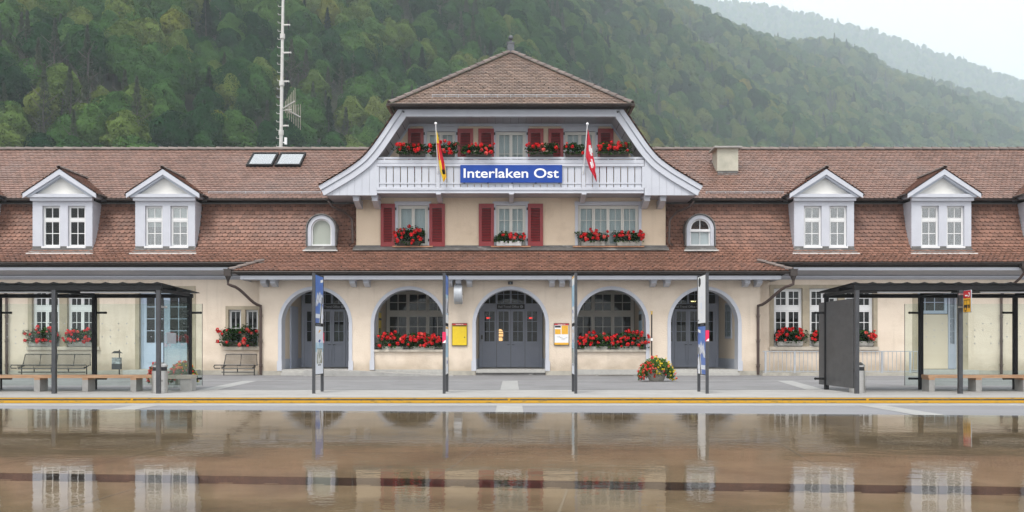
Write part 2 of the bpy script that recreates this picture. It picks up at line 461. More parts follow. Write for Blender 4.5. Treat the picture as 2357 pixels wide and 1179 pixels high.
# ---- ground floor, arcade block
ARCH = [(648, 803, 667, 0.0), (861, 1022, 667, 1), (1095, 1256, 667, 0.0), (1327, 1487, 667, 1), (1544, 1699, 667, 0.0)]
BX0, BX1 = X(597), X(1750)
ZT = 3.66
mb = MB(); prev = BX0; NS = 28; niches = []
for a, b, zt, par in ARCH:
    x0, x1 = X(a), X(b); r = (x1 - x0) / 2; cx = (x0 + x1) / 2; zc = Z(zt) - r
    mb.quad((prev, 0, 0), (x0, 0, 0), (x0, 0, ZT), (prev, 0, ZT))
    pts = [(cx - r * math.cos(math.pi * i / NS), zc + r * math.sin(math.pi * i / NS)) for i in range(NS + 1)]
    for p, q in zip(pts, pts[1:]):
        mb.quad((p[0], 0, p[1]), (q[0], 0, q[1]), (q[0], 0, ZT), (p[0], 0, ZT))
    mb.quad((x0, 0, 0), (x0, 0, zc), (x0, 0, zc), (x0, 0, 0))
    niches.append((x0, x1, zc, r, cx, pts, par)); prev = x1
mb.quad((prev, 0, 0), (BX1, 0, 0), (BX1, 0, ZT), (prev, 0, ZT))
mb.quad((BX0, 0, 0), (BX0, 0, ZT), (BX0, WY, ZT), (BX0, WY, 0)); mb.quad((BX1, 0, ZT), (BX1, 0, 0), (BX1, WY, 0), (BX1, WY, ZT))
mb.build('arcade_wall', STUCCO, ST)
prev = BX0
for (x0, x1, zc, r, cx, pts, par) in niches:
    MB().box(prev + .02, x0 - .02, -.035, -.002, 0, .17).build('plinth', PLINTH, ST); prev = x1
MB().box(prev + .02, BX1, -.035, -.002, 0, .17).build('plinth', PLINTH, ST)
for a, b in ((-XE, X(597, WY) - .05), (X(1750, WY), XE)): MB().box(a, b, WY - .035, WY - .002, 0, .17).build('plinth', PLINTH, ST)
for k, (x0, x1, zc, r, cx, pts, par) in enumerate(niches):
    mb = MB(); w = .13
    for p, q in zip(pts, pts[1:]):
        e = lambda t: (cx + (t[0] - cx) * (1 + w / r), zc + (t[1] - zc) * (1 + w / r))
        P, Q = e(p), e(q)
        mb.quad((P[0], -.025, P[1]), (p[0], -.025, p[1]), (q[0], -.025, q[1]), (Q[0], -.025, Q[1]))
        mb.quad((P[0], -.025, P[1]), (Q[0], -.025, Q[1]), (Q[0], .0, Q[1]), (P[0], .0, P[1]))
        s = .004 / r
        i_ = lambda t: (cx + (t[0] - cx) * (1 - s), zc + (t[1] - zc) * (1 - s))
        a_, b_ = i_(p), i_(q)
        mb.quad((a_[0], -.025, a_[1]), (a_[0], .6, a_[1]), (b_[0], .6, b_[1]), (b_[0], -.025, b_[1]))
    z0 = 0.17 if not par else .20
    for sx, d in ((x0, 1), (x1, -1)):
        mb.box(min(sx - d * w, sx + d * .004), max(sx - d * w, sx + d * .004), -.025, .6, z0 + .38, zc)
        mb.box(min(sx - d * (w + .035), sx + d * .014), max(sx - d * (w + .035), sx + d * .014), -.045, .61, z0, z0 + .38)
    mb.build('arch_surround', TRIM, ST)
    # the niche behind the arch
    mb = MB(); ct = 3.48
    mb.quad((x0, .6, 0), (x0, .6, ct), (x0, NY, ct), (x0, NY, 0)); mb.quad((x1, .6, ct), (x1, .6, 0), (x1, NY, 0), (x1, NY, ct))
    mb.quad((x0, .0, ct), (x1, .0, ct), (x1, NY, ct), (x0, NY, ct))
    mb.build('niche_wall', STUCCO_IN, ST)
    mb = MB(); mb.box(x0, x1, .02, NY, .02, .223); mb.build('niche_floor', GRANITE, ST)
    for sx, d in ((x0, 1), (x1, -1)): MB().box(min(sx, sx + d * .012), max(sx, sx + d * .012), .62, NY - .05, .225, .62).build('dado', TRIMD, ST)
    if par:
        MB().box(x0 + .002, x1 - .002, .05, .45, 0, .90).build('parapet', STUCCO, ST)
        MB().box(x0 + .003, x1 - .003, -.03, .50, .902, Z(808) + .05).build('parapet_sill', SILLS, ST)
        mb = MB()
        for zz in (1.03, 1.13): mb.tube([(x0 + .006, .32, zz), (x1 - .006, .32, zz)], .012, 6)
        for i in range(5):
            u = x0 + .08 + (x1 - x0 - .16) * i / 4; mb.tube([(u, .32, .98), (u, .32, 1.13)], .010, 6)
        mb.build('sill_railing', WIRE, ST)
        # three-light window at the back of the niche
        q = 1 / 3; sash = []
        for i in range(3): sash += [(i * q, (i + 1) * q, 0, .60, 2, 3), (i * q, (i + 1) * q, .655, 1, 2, 2)]
        window(ST, x0 + .03, x1 - .03, .95, 3.42, NY - .08, sash, mt=CREAMW, fw=.07, mw=.03, bars=[(0, 1, .60, .655)])
        MB().box(x0, x1, NY - .1, NY + .02, .22, .95).build('parapet', STUCCO_IN, ST)
    else:
        # four glazed leaves with panelled bases, fanlights above
        fx0, fx1 = x0 + .02, x1 - .02; jw = .13
        mb = MB(); mb.box(fx0, fx0 + jw, NY - .1, NY + .05, .224, 3.45); mb.box(fx1 - jw, fx1, NY - .1, NY + .05, .224, 3.45)
        zs0 = Z(713, NY); zs1 = Z(699, NY)
        mb.box(fx0 + jw, fx1 - jw, NY - .1, NY + .05, zs0, zs1)
        lw = (fx1 - fx0 - 2 * jw) / 4
        for i in range(1, 4):
            u = fx0 + jw + lw * i; mb.box(u - .04, u + .04, NY - .09, NY + .04, zs1, 3.45)
        for i in range(4):
            u = fx0 + jw + lw * (i + .5); mb.box(u - .012, u + .012, NY - .05, NY + .0, zs1, 3.45)
            a = fx0 + jw + lw * i + (.04 if i else 0); b = fx0 + jw + lw * (i + 1) - (.04 if i < 3 else 0)
            mb.box(a, u - .012, NY - .048, NY - .002, zs1 + .38, zs1 + .40); mb.box(u + .012, b, NY - .048, NY - .002, zs1 + .38, zs1 + .40)
        fr = mb.build('door_frame', DOORG, ST)
        MB().box(fx0 + jw, fx1 - jw, NY - .03, NY - .024, zs1, 3.45).build('pane', GLASS, fr)
        zg = Z(786, NY); zb = .235
        for i in range(4):
            a, b = fx0 + jw + lw * i + .006, fx0 + jw + lw * (i + 1) - .006
            mb = MB(); st = .085
            mb.box(a, a + st, NY - .07, NY - .01, zb, zs0 - .006); mb.box(b - st, b, NY - .07, NY - .01, zb, zs0 - .006)
            mb.box(a + st, b - st, NY - .07, NY - .01, zs0 - .08, zs0 - .006); mb.box(a + st, b - st, NY - .07, NY - .01, zg - .12, zg)
            mb.box(a + st, b - st, NY - .07, NY - .01, zb, zb + .17)
            mb.box(a + st, b - st, NY - .035, NY - .012, zb + .17, zg - .12)
            mb.box(a + st + .06, b - st - .06, NY - .055, NY - .035, zb + .24, zg - .19)
            mid = (a + b) / 2; H = zs0 - .08 - zg
            mb.box(mid - .011, mid + .011, NY - .06, NY - .02, zg, zs0 - .08)
            for t in (.33, .67):
                mb.box(a + st, mid - .011, NY - .058, NY - .022, zg + H * t - .011, zg + H * t + .011); mb.box(mid + .011, b - st, NY - .058, NY - .022, zg + H * t - .011, zg + H * t + .011)
            d = mb.build('door', DOORG, ST)
            MB().box(a + st, b - st, NY - .045, NY - .039, zg, zs0 - .08).build('pane', GLASS, d)
            if i in (1, 2):
                hx = b - .045 if i == 1 else a + .045
                m2 = MB(); m2.tube([(hx, NY - .07, zg - .14), (hx, NY - .13, zg - .14), (hx + (-.1 if i == 1 else .1), NY - .13, zg - .14)], .011, 6)
                m2.build('handle', WIRE, d)
# steps
a1, a3, a5 = niches[0], niches[2], niches[4]
mb = MB(); mb.box(a1[0] + .05, X(716, -.4), -.36, .02, .0, .11); mb.box(a1[0] + .016, a1[1] - .016, -.06, .02, .11, .215); mb.build('entrance_steps', GRANITE, ST); mb = MB()
mb.box(a5[0] + .05, a5[1] - .02, -.36, .02, .0, .11); mb.box(a5[0] + .016, a5[1] - .016, -.06, .02, .11, .215); mb.build('entrance_steps', GRANITE, ST); mb = MB()
mb.box(a3[0] + .016, a3[1] - .016, -.03, .02, .0, .10, 1); mb.box(a3[0] + .016, a3[1] - .016, -.08, .02, .10, .213)
for u in (X(1127), X(1187)): mb.box(u, u + .62, -.036, -.031, .015, .095, 1)
mb.build('entrance_steps', [GRANITE, LEAD], ST)
# access ramp along the wall
RX0, RX1 = X(707, -.6), X(1045, -.6)
MB().prism([(RX0, 0), (RX1, 0), (RX1, .012), (a1[1] + .3, .19), (RX0, .215)], -1.25, -.065).build('access_ramp', CONC, ST)
# niche extras: side door, side window
MB().box(a1[0] + .002, a1[0] + .06, 1.45, 2.75, .23, 2.72).build('side_door', DOORG, ST)
o = MB().box(a5[1] - .05, a5[1] - .002, 1.05, 2.2, 1.42, 2.85).build('side_window', TRIMD, ST)
MB().box(a5[1] - .056, a5[1] - .051, 1.12, 2.13, 1.5, 2.77).build('pane', GLASS, o)

# ---- ground floor, wings
sc2 = lambda x0, x1, y0, y1, Y=WY: (X(x0, Y), X(x1, Y), Z(y1, Y), Z(y0, Y))
LW1, LW2 = sc2(74, 137, 664, 798), sc2(155, 219, 664, 798)
LD = sc2(321, 441, 667, 850)
LS = sc2(526, 594, 713, 798)
RW = [sc2(1781, 1847, 664, 798), sc2(1863, 1929, 664, 798), sc2(1944, 2010, 664, 798)]
RD = sc2(2112, 2216, 667, 851)
mb = MB(); holed(mb, -XE, X(597, WY) + .35, 0, 3.95, [LW1, LW2, LD, LS], WY, .16, mr=1); mb.build('wing_wall', [STUCCO, STONE], ST)
mb = MB(); holed(mb, X(1750, WY) - .35, XE, 0, 3.95, [*RW, (RD[0], RD[1], RD[2], RD[3])], WY, .16, mr=1); mb.build('wing_wall', [STUCCO, STONE], ST)


def stone_frame(hs, sillz, top=.14, side=.16):
    mb = MB(); x0 = hs[0][0] - side; x1 = hs[-1][1] + side; zt = hs[0][3]; zb = hs[0][2]
    mb.box(x0, x1, WY - .03, WY + .01, zt, zt + top)
    mb.box(x0, hs[0][0], WY - .03, WY + .01, zb, zt); mb.box(hs[-1][1], x1, WY - .03, WY + .01, zb, zt)
    for a, b in zip(hs, hs[1:]): mb.box(a[1], b[0], WY - .028, WY + .01, zb, zt)
    o = mb.build('stone_surround', STONE, ST)
    if sillz:
        MB().box(x0 - .03, x1 + .03, WY - .10, WY + .012, zb - .13, zb - .001).build('sill', SILLS, o)


stone_frame([LW1, LW2], 1); stone_frame([LS], 1, side=.11); stone_frame(RW, 1)
stone_frame([LD], 0); stone_frame([RD], 0, side=.2)
S4 = [(0, .5, 0, .63, 2, 3), (.5, 1, 0, .63, 2, 3), (0, .5, .70, 1, 2, 2), (.5, 1, .70, 1, 2, 2)]
for h in (LW1, LW2, *RW): window(ST, h[0], h[1], h[2], h[3], WY + .14, S4, fw=.06, bars=[(0, 1, .63, .70)])
mid = (LS[0] + LS[1]) / 2
MB().box(mid - .085, mid + .085, WY - .02, WY + .2, LS[2], LS[3]).build('stone_mullion', STONE, ST)
window(ST, LS[0], mid - .085, LS[2], LS[3], WY + .14, [(0, 1, 0, 1, 2, 2)], fw=.04)
window(ST, mid + .085, LS[1], LS[2], LS[3], WY + .14, [(0, 1, 0, 1, 2, 2)], fw=.04)
# light-blue double door of the left wing
x0, x1, z0, z1 = LD; z0 = .22; mb = MB(); frame(mb, x0, x1, z0, z1, WY + .14, WY + .22, .10); fr = mb.build('door_frame', DOORB, ST)
for s in (0, 1):
    a = x0 + .10 + s * (x1 - x0 - .2) / 2 + .004; b = x0 + .10 + (s + 1) * (x1 - x0 - .2) / 2 - .004
    st = .12; zg = Z(789, WY); zt = z1 - .2; mb = MB(); Y = WY + .15
    mb.box(a, a + st, Y, Y + .05, z0 + .1, z1 - .1); mb.box(b - st, b, Y, Y + .05, z0 + .1, z1 - .1)
    mb.box(a + st, b - st, Y, Y + .05, zt, z1 - .1); mb.box(a + st, b - st, Y, Y + .05, z0 + .1, zg)
    mb.box(a + st + .02, b - st + .02, Y - .015, Y, z0 + .25, zg - .22)
    mdl = (a + b) / 2; mb.box(mdl - .013, mdl + .013, Y + .005, Y + .04, zg, zt)
    for k in range(1, 4):
        u = zg + (zt - zg) * k / 4; mb.box(a + st, mdl - .013, Y + .006, Y + .038, u - .013, u + .013); mb.box(mdl + .013, b - st, Y + .006, Y + .038, u - .013, u + .013)
    d = mb.build('door', DOORB, ST)
    MB().box(a + st, b - st, Y + .02, Y + .026, zg, zt).build('pane', GLASS, d)
MB().box(LD[0] - .35, LD[1] + .35, -.05, WY + .15, 0, .20).build('door_step', GRANITE, ST)
# recessed right entrance: pale panel with a light above and a grey glazed door beside it
x0, x1, z0, z1 = RD; xm = X(2182, 1.35)
mb = MB(); mb.quad((x0, WY + .16, 0), (x0, WY + .16, z1), (x0, 1.5, z1), (x0, 1.5, 0)); mb.quad((x1, WY + .16, z1), (x1, WY + .16, 0), (x1, 1.5, 0), (x1, 1.5, z1))
mb.quad((x0, WY + .16, z1), (x1, WY + .16, z1), (x1, 1.5, z1), (x0, 1.5, z1)); mb.build('niche_wall', STUCCO_IN, ST)
MB().box(x0, xm, 1.35, 1.45, .22, Z(724, 1.35)).build('entrance_panel', STUCCO_IN, ST)
window(ST, x0 + .05, xm - .02, Z(722, 1.35), z1 - .02, 1.37, [(0, 1, 0, 1, 3, 2)], mt=DOORB, fw=.06)
mb = MB(); frame(mb, xm, x1, .22, z1 - .02, 1.30, 1.38, .08); zg = Z(792, 1.3)
mb.box(xm + .08, x1 - .08, 1.32, 1.36, .3, zg)
for k in (1, 2): u = xm + .08 + (x1 - xm - .16) * k / 3; mb.box(u - .012, u + .012, 1.32, 1.36, zg, z1 - .1)
for k in (1, 2, 3): u = zg + (z1 - .1 - zg) * k / 4; mb.box(xm + .08, x1 - .08, 1.325, 1.355, u - .012, u + .012)
d = mb.build('door', DOORG, ST)
MB().box(xm + .08, x1 - .08, 1.337, 1.343, zg, z1 - .1).build('pane', GLASS, d)
MB().box(RD[0] - .3, RD[1] + .3, .0, 1.5, 0, .20).build('door_step', GRANITE, ST)

# ---- rooms behind the windows, back and end walls
mb = MB()
mb.quad((-XE, 6.5, 0), (XE, 6.5, 0), (XE, 6.5, 9.5), (-XE, 6.5, 9.5))
for zf in (.05, 3.98, 6.92): mb.quad((-XE, WY + .3 if zf < 6 else 2.0, zf), (XE, WY + .3 if zf < 6 else 2.0, zf), (XE, 6.5, zf), (-XE, 6.5, zf))
for u in (-21, -15.5, BX0 + .1, -3.5, 3.5, BX1 - .1, 15, 21): mb.quad((u, 3.9 if abs(u) < 8 else 1.3, .05), (u, 6.5, .05), (u, 6.5, 6.9), (u, 3.9 if abs(u) < 8 else 1.75, 6.4))
mb.build('room_wall', ROOM, ST)
mb = MB(); mb.quad((-XE, 11, 0), (-XE, 11, 7), (XE, 11, 7), (XE, 11, 0))
for s in (-XE, XE): mb.add([(s, WY, 0), (s, 11, 0), (s, 11, 7), (s, 6, 9.8), (s, 1.85, 6.9), (s, WY, 4.2)], [(0, 1, 2, 3, 4, 5)])
mb.build('rear_wall', STUCCO, ST)

# ---- roofs of the wings
MAN = curve_pts([(-.06, 4.345), (.6, 4.66), (1.08, 5.02), (1.42, 5.55), (1.66, 6.15), (1.86, 6.86)], 5)
LM, fM = profile(MAN)
PORCH = [(-.9, 3.95), (-.06, 4.345)]
LP, fP = profile(PORCH)
UPR = [(1.5, 7.0), (6.0, 9.81)]
LU, fU = profile(UPR)
mk = lambda f: (lambda u, s, h: ((lambda pn: (u, pn[0][0] + pn[1][0] * h, pn[0][1] + pn[1][1] * h))(f(s))))
UX0, UX1 = X(820, UY), X(1532, UY)
sw = next(s / 100 for s in range(0, int(LM * 100)) if fM(s / 100)[0][0] > UY - .02)     # arc length where the upper wall meets the roof


def deck(pts, x0, x1, mt, name, drop=.03):
    mb = MB()
    for p, q in zip(pts, pts[1:]): mb.quad((x0, p[0] + drop * .5, p[1] - drop), (x1, p[0] + drop * .5, p[1] - drop), (x1, q[0] + drop * .5, q[1] - drop), (x0, q[0] + drop * .5, q[1] - drop))
    return mb


DCX = [X(c, .95) for c in (-92, 143.7, 380, 1897, 2167, 2437)]      # dormer centres
mb = MB(); hl = lambda s: -10.56 + (s / LP) * .95; hr = lambda s: 10.46 - (s / LP) * .95
tiles(mb, mk(fP), 0, LP, hl, hr, .165, .19)
caps(mb, (-10.6, -.93, 3.96), (-9.55, -.02, 4.39), 4, .09, m=1); caps(mb, (10.5, -.93, 3.96), (9.45, -.02, 4.39), 4, .09, m=1)
for sx, q in ((-10.56, -9.6), (10.46, 9.5)):
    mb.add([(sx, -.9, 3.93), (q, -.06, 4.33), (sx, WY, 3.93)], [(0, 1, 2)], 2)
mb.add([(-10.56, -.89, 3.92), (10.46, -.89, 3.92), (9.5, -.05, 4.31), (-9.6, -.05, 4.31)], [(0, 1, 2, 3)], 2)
po = mb.build('porch_roof', [TILE, RIDGE, DARK], ST)
for name, a, b in (('lower_roof', -XE, UX0), ('lower_roof', UX1, XE)):
    mb = MB(); cs = [c for c in DCX if a - 2 < c < b + 2]
    inside = lambda u, s: any(abs(u - c) < 1.13 for c in cs) and fM(s)[0][0] > .97
    tiles(mb, mk(fM), 0, LM, lambda s: a, lambda s: b, .17, .20, scal=.06, skip=inside)
    lowp = [p for p in MAN if p[0] < .9] + [(.97, fM(next(s / 200 for s in range(1000) if fM(s / 200)[0][0] > .97))[0][1])]
    dk = deck(lowp, a, b, DARK, ''); mb.add(dk.v, dk.f, 1); hi = [lowp[-1]] + [p for p in MAN if p[0] > 1.0]
    edges = [a] + [e for c in cs for e in (c - 1.15, c + 1.15)] + [b]
    for e0, e1 in zip(edges[::2], edges[1::2]):
        if e1 > e0: dk = deck(hi, max(a, e0), min(b, e1), DARK, ''); mb.add(dk.v, dk.f, 1)
    mb.build(name, [TILE, DARK], ST)
mb = MB(); tiles(mb, mk(fM), 0, sw, lambda s: UX0, lambda s: UX1, .165, .19); dk = deck([p for p in MAN if p[0] < UY + .05], UX0, UX1, DARK, ''); mb.add(dk.v, dk.f, 1)
mb.build('lower_roof', [TILE, DARK], ST)
mb = MB(); tiles(mb, mk(fU), 0, LU, lambda s: -XE, lambda s: XE, .19, .19, scal=.04)
dk = deck(UPR, -XE, XE, DARK, ''); mb.add(dk.v, dk.f, 1)
mb.quad((-XE, 6.0, 9.79), (XE, 6.0, 9.79), (XE, 11.4, 6.4), (-XE, 11.4, 6.4), 1)
n = 128; mb2 = MB(); caps(mb2, (-XE, 6.0, 9.80), (XE, 6.0, 9.80), n, .135)
up = mb.build('upper_roof', [TILEU, DARK], ST)
mb2.build('ridge_tiles', RIDGE, up)
# upper eaves closed with near-black sheets, their shade put into the colour
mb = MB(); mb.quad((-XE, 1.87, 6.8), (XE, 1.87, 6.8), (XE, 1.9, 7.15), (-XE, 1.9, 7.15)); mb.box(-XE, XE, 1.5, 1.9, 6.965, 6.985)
mb.build('eaves_shade_board', DARK, ST)
mb = MB(); mb.box(-XE, XE, 1.80, 1.86, 6.82, 6.87); mb.build('flashing', LEAD, ST)


def gutter(x0, x1, y, z, r=.075, mt=GUTTER, name='gutter', par=ST):
    mb = MB(); k = 8
    pr = [(y - r * math.cos(math.pi * i / k), z - r * math.sin(math.pi * i / k)) for i in range(k + 1)]
    for (a, b), (c, e) in zip(pr, pr[1:]): mb.quad((x0, a, b), (x1, a, b), (x1, c, e), (x0, c, e))
    mb.tube([(x0, y - r, z), (x1, y - r, z)], .012, 6); mb.box(x0, x1, y - r * .9, y + r, z - .02, z - .015)
    return mb.build(name, mt, par)


gutter(-XE, X(610, -.1), -.13, 4.31); gutter(X(1735, -.1), XE, -.13, 4.31)
gutter(-10.62, 10.52, -.98, 3.90)
gutter(-XE, UX0 - .7, 1.45, 6.96, .06); gutter(UX1 + .7, XE, 1.45, 6.96, .06)
# fascias, soffits
for a, b in ((-XE, X(600)), (X(1746), XE)):
    mb = MB(); mb.box(a, b, .0, .03, 4.03, 4.17)
    mb.quad((a, .03, 4.06), (b, .03, 4.06), (b, WY, 3.86), (a, WY, 3.86), 1)
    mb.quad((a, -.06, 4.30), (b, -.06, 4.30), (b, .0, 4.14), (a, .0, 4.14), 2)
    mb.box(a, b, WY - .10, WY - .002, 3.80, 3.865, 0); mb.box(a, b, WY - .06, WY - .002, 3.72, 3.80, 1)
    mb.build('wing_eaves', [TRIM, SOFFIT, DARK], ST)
mb = MB(); mb.box(-10.2, 10.1, -.85, -.82, 3.62, 3.76); mb.quad((-10.2, -.82, 3.68), (10.1, -.82, 3.68), (10.1, 0, 3.64), (-10.2, 0, 3.64), 1)
mb.quad((-10.56, -.9, 3.93), (10.46, -.9, 3.93), (10.1, -.84, 3.74), (-10.2, -.84, 3.74), 2)  # near-black sheet painted as the shadow gap above the fascia
for s in (-10.2, 10.1): mb.quad((s, -.83, 3.62), (s, WY, 3.62), (s, WY, 3.93), (s, -.83, 3.93), 0)
mb.quad((-10.2, -.82, 3.68), (BX0, 0, 3.66), (BX0, WY, 3.66), (-10.2, WY, 3.68), 1); mb.quad((10.1, -.82, 3.68), (10.1, WY, 3.68), (BX1, WY, 3.66), (BX1, 0, 3.66), 1)
mb.build('porch_eaves', [TRIM, SOFFIT, DARK], ST)
for u in (606, 628, 811, 843, 1035, 1055, 1080, 1271, 1294, 1318, 1505, 1537, 1720, 1748):
    x = X(u, -.5); mb = MB()
    mb.box(x - .13, x + .13, -.62, .0, 3.60, 3.645); mb.prismx([(-.58, 3.60), (0, 3.60), (0, 3.38), (-.12, 3.38), (-.40, 3.44), (-.56, 3.50)], x - .10, x + .10)
    mb.build('eaves_bracket', TRIM, ST)

# ---- central block: upper walls
L1 = [(916, 985, 473, 567), (1142, 1210, 473, 567), (1330, 1470, 473, 567)]
L2 = [(982, 1048, 303, 398), (1142, 1210, 303, 447), (1300, 1370, 303, 398)]
H1 = [sc2(*h, UY) for h in L1]; H2 = [sc2(*h, UY) for h in L2]
mb = MB(); holed(mb, UX0, UX1, 4.6, 7.0, H1, UY, .13, mr=1); holed(mb, -3.75, 3.75, 7.0, 9.9, H2, UY, .13, mr=1)
for sg in (-1, 1): mb.prism([(sg * 3.75 * 1, 7.0), (sg * 5.0, 7.0), (sg * 5.0, 8.45), (sg * 4.55, 9.05), (sg * 4.1, 9.65), (sg * 3.95, 9.9), (sg * 3.75, 9.9)][::(1 if sg > 0 else -1)], UY, UY + .1)
for u in (UX0, UX1): mb.quad((u, UY, 4.6), (u, 6, 4.6), (u, 6, 7.2), (u, UY, 7.2))
mb.build('upper_wall', [STUCCO_UP, TRIM], ST)
mb = MB()
mb.box(UX0 - .05, UX1 + .05, UY - .05, UY - .002, 4.95, 5.09); mb.prismx([(UY - .32, 4.88), (UY - .05, 5.03), (UY - .05, 4.95), (UY - .30, 4.86)], UX0 - .1, UX1 + .1)
mb.build('flashing', LEAD, ST)


def surround(h, t=.12, s=.11):
    x0, x1, z0, z1 = h; mb = MB()
    mb.box(x0 - s, x0, UY - .03, UY + .005, z0, z1); mb.box(x1, x1 + s, UY - .03, UY + .005, z0, z1)
    mb.box(x0 - s - .02, x1 + s + .02, UY - .045, UY + .005, z1, z1 + t); mb.build('window_surround', TRIM, ST)


for h in H1 + H2: surround(h, .15 if h in H1 else .2)
S2 = [(0, .5, 0, 1, 2, 3), (.5, 1, 0, 1, 2, 3)]
for i, h in enumerate(H1):
    ss = S2 if i < 2 else [(k / 4, (k + 1) / 4, 0, 1, 2, 3) for k in range(4)]
    window(ST, *h, UY + .10, ss if i else [(0, .5, 0, 1, 1, 1), (.5, 1, 0, 1, 1, 1)], mt=CREAMW, fw=.06, cur=CURT, curz=h[2] + (.65 if i == 0 else .05), sill=(.2, UY - .16, COPPER))
for i, h in enumerate(H2):
    o = window(ST, *h, UY + .10, [(0, .5, 0, 1, 2, 3), (.5, 1, 0, 1, 2, 3)], mt=CREAMW, fw=.06, cur=CURT)


def shutter(xa, xb, ya, yb, hinge):
    x0, x1, z0, z1 = sc2(xa, xb, ya, yb, UY - .07); mb = MB(); Y = UY - .075; w = .12
    mb.box(x0, x0 + w, Y, Y + .045, z0, z1); mb.box(x1 - w, x1, Y, Y + .045, z0, z1)
    mb.box(x0 + w, x1 - w, Y, Y + .045, z0, z0 + .17); mb.box(x0 + w, x1 - w, Y, Y + .045, z1 - .17, z1)
    n = int((z1 - z0 - .34) / .062); g = (z1 - z0 - .34) / n
    for i in range(n):
        a = z0 + .17 + i * g
        mb.add([(x0 + w, Y + .006, a), (x1 - w, Y + .006, a), (x1 - w, Y + .04, a + g * .62), (x0 + w, Y + .04, a + g * .62),
                (x0 + w, Y + .016, a - .004), (x1 - w, Y + .016, a - .004)], [(0, 1, 2, 3), (4, 5, 1, 0)])
    mb.box(x0 + w, x1 - w, Y + .043, Y + .049, z0 + .17, z1 - .17, 1)
    o = mb.build('shutter', [RED, BLACK], ST)
    hx = x1 if hinge > 0 else x0
    for zz in (z0 + .2, z1 - .25): MB().box(hx - .02 if hinge < 0 else hx, hx if hinge < 0 else hx + .05, Y - .004, Y + .05, zz, zz + .1).build('hinge', BLACK, o) if hinge > 0 else MB().box(hx - .05, hx, Y - .004, Y + .05, zz, zz + .1).build('hinge', BLACK, o)


for a, b, y0, y1, hg in ((876, 909, 469, 567.5, 1), (988, 1024, 469, 567.5, -1), (1102, 1137, 469, 566.5, 1), (1215, 1250, 469, 566.5, -1),
                         (939, 975, 296, 398, 1), (1053, 1089, 296, 398, -1), (1101, 1137, 296, 398, 1), (1215, 1251, 296, 398, -1), (1262, 1297, 296, 398, 1), (1376, 1412, 296, 398, -1)):
    shutter(a, b, y0, y1, hg)

# ---- balcony
BF = -.15; px = lambda x: X(x, BF); pz = lambda y: Z(y, BF)
bx0, bx1 = px(868), px(1482)
mb = MB()
mb.box(bx0, bx1, BF + .04, UY - .01, 6.97, 7.08, 1)                        # floor
mb.box(bx0, bx1, BF - .02, BF + .04, pz(445), pz(434))                      # fascia
mb.box(bx0, bx1, BF - .05, BF - .02, pz(438), pz(433))
fl = mb.build('balcony', [TRIM, SOFFIT], ST)
mb = MB(); posts = [868, 1008, 1176, 1343, 1482]
mb.box(bx0, bx1, BF - .03, BF + .06, pz(376), pz(368)); mb.box(bx0, bx1, BF - .05, BF + .07, pz(383.5), pz(377)); mb.box(bx0, bx1, BF + .0, BF + .04, pz(366), pz(361.5))
mb.box(bx0, bx1, BF - .02, BF - .001, pz(424), pz(420.5)); mb.box(bx0, bx1, BF - .012, BF + .01, pz(433), pz(431))
for p in posts: mb.box(px(p) - .075, px(p) + .075, BF - .04, BF + .05, pz(433), pz(384))
for p in (885, 947, 1008, 1066, 1126, 1176, 1236, 1294, 1343, 1400, 1462): mb.box(px(p) - .02, px(p) + .02, BF + .0, BF + .035, pz(368), pz(366))
for a, b in zip(posts, posts[1:]):
    xa, xb = px(a) + .075, px(b) - .075; n = round((xb - xa) / .265); g = (xb - xa) / n
    for i in range(n): mb.box(xa + i * g + .016, xa + (i + 1) * g - .016, BF + .002, BF + .025, pz(431), pz(384))
mb.build('balustrade', TRIM, fl)
for p in (1008, 1176, 1343):
    mb = MB(); x = px(p) + .02; mb.prismx([(BF - .035, 6.97), (UY, 6.97), (UY, 6.73), (.6, 6.76), (BF + .05, 6.90), (BF - .035, 6.91)], x - .09, x + .09); mb.build('joist', TRIM, fl)

# ---- gable: curved side roofs, bargeboards, aprons, loggia lining
HC = [(7.33, 7.24), (6.78, 7.56), (6.25, 7.88), (5.75, 8.24), (5.48, 8.51), (5.23, 8.82), (4.89, 9.31), (4.59, 9.755), (4.30, 10.17)]
HCs = curve_pts(HC, 4)


def offs(pts, d):
    out = []
    for i, p in enumerate(pts):
        q0 = pts[max(0, i - 1)]; q1 = pts[min(len(pts) - 1, i + 1)]
        tx, tz = q1[0] - q0[0], q1[1] - q0[1]; L = math.hypot(tx, tz)
        out.append((p[0] - tz / L * d, p[1] + tx / L * d))
    return out


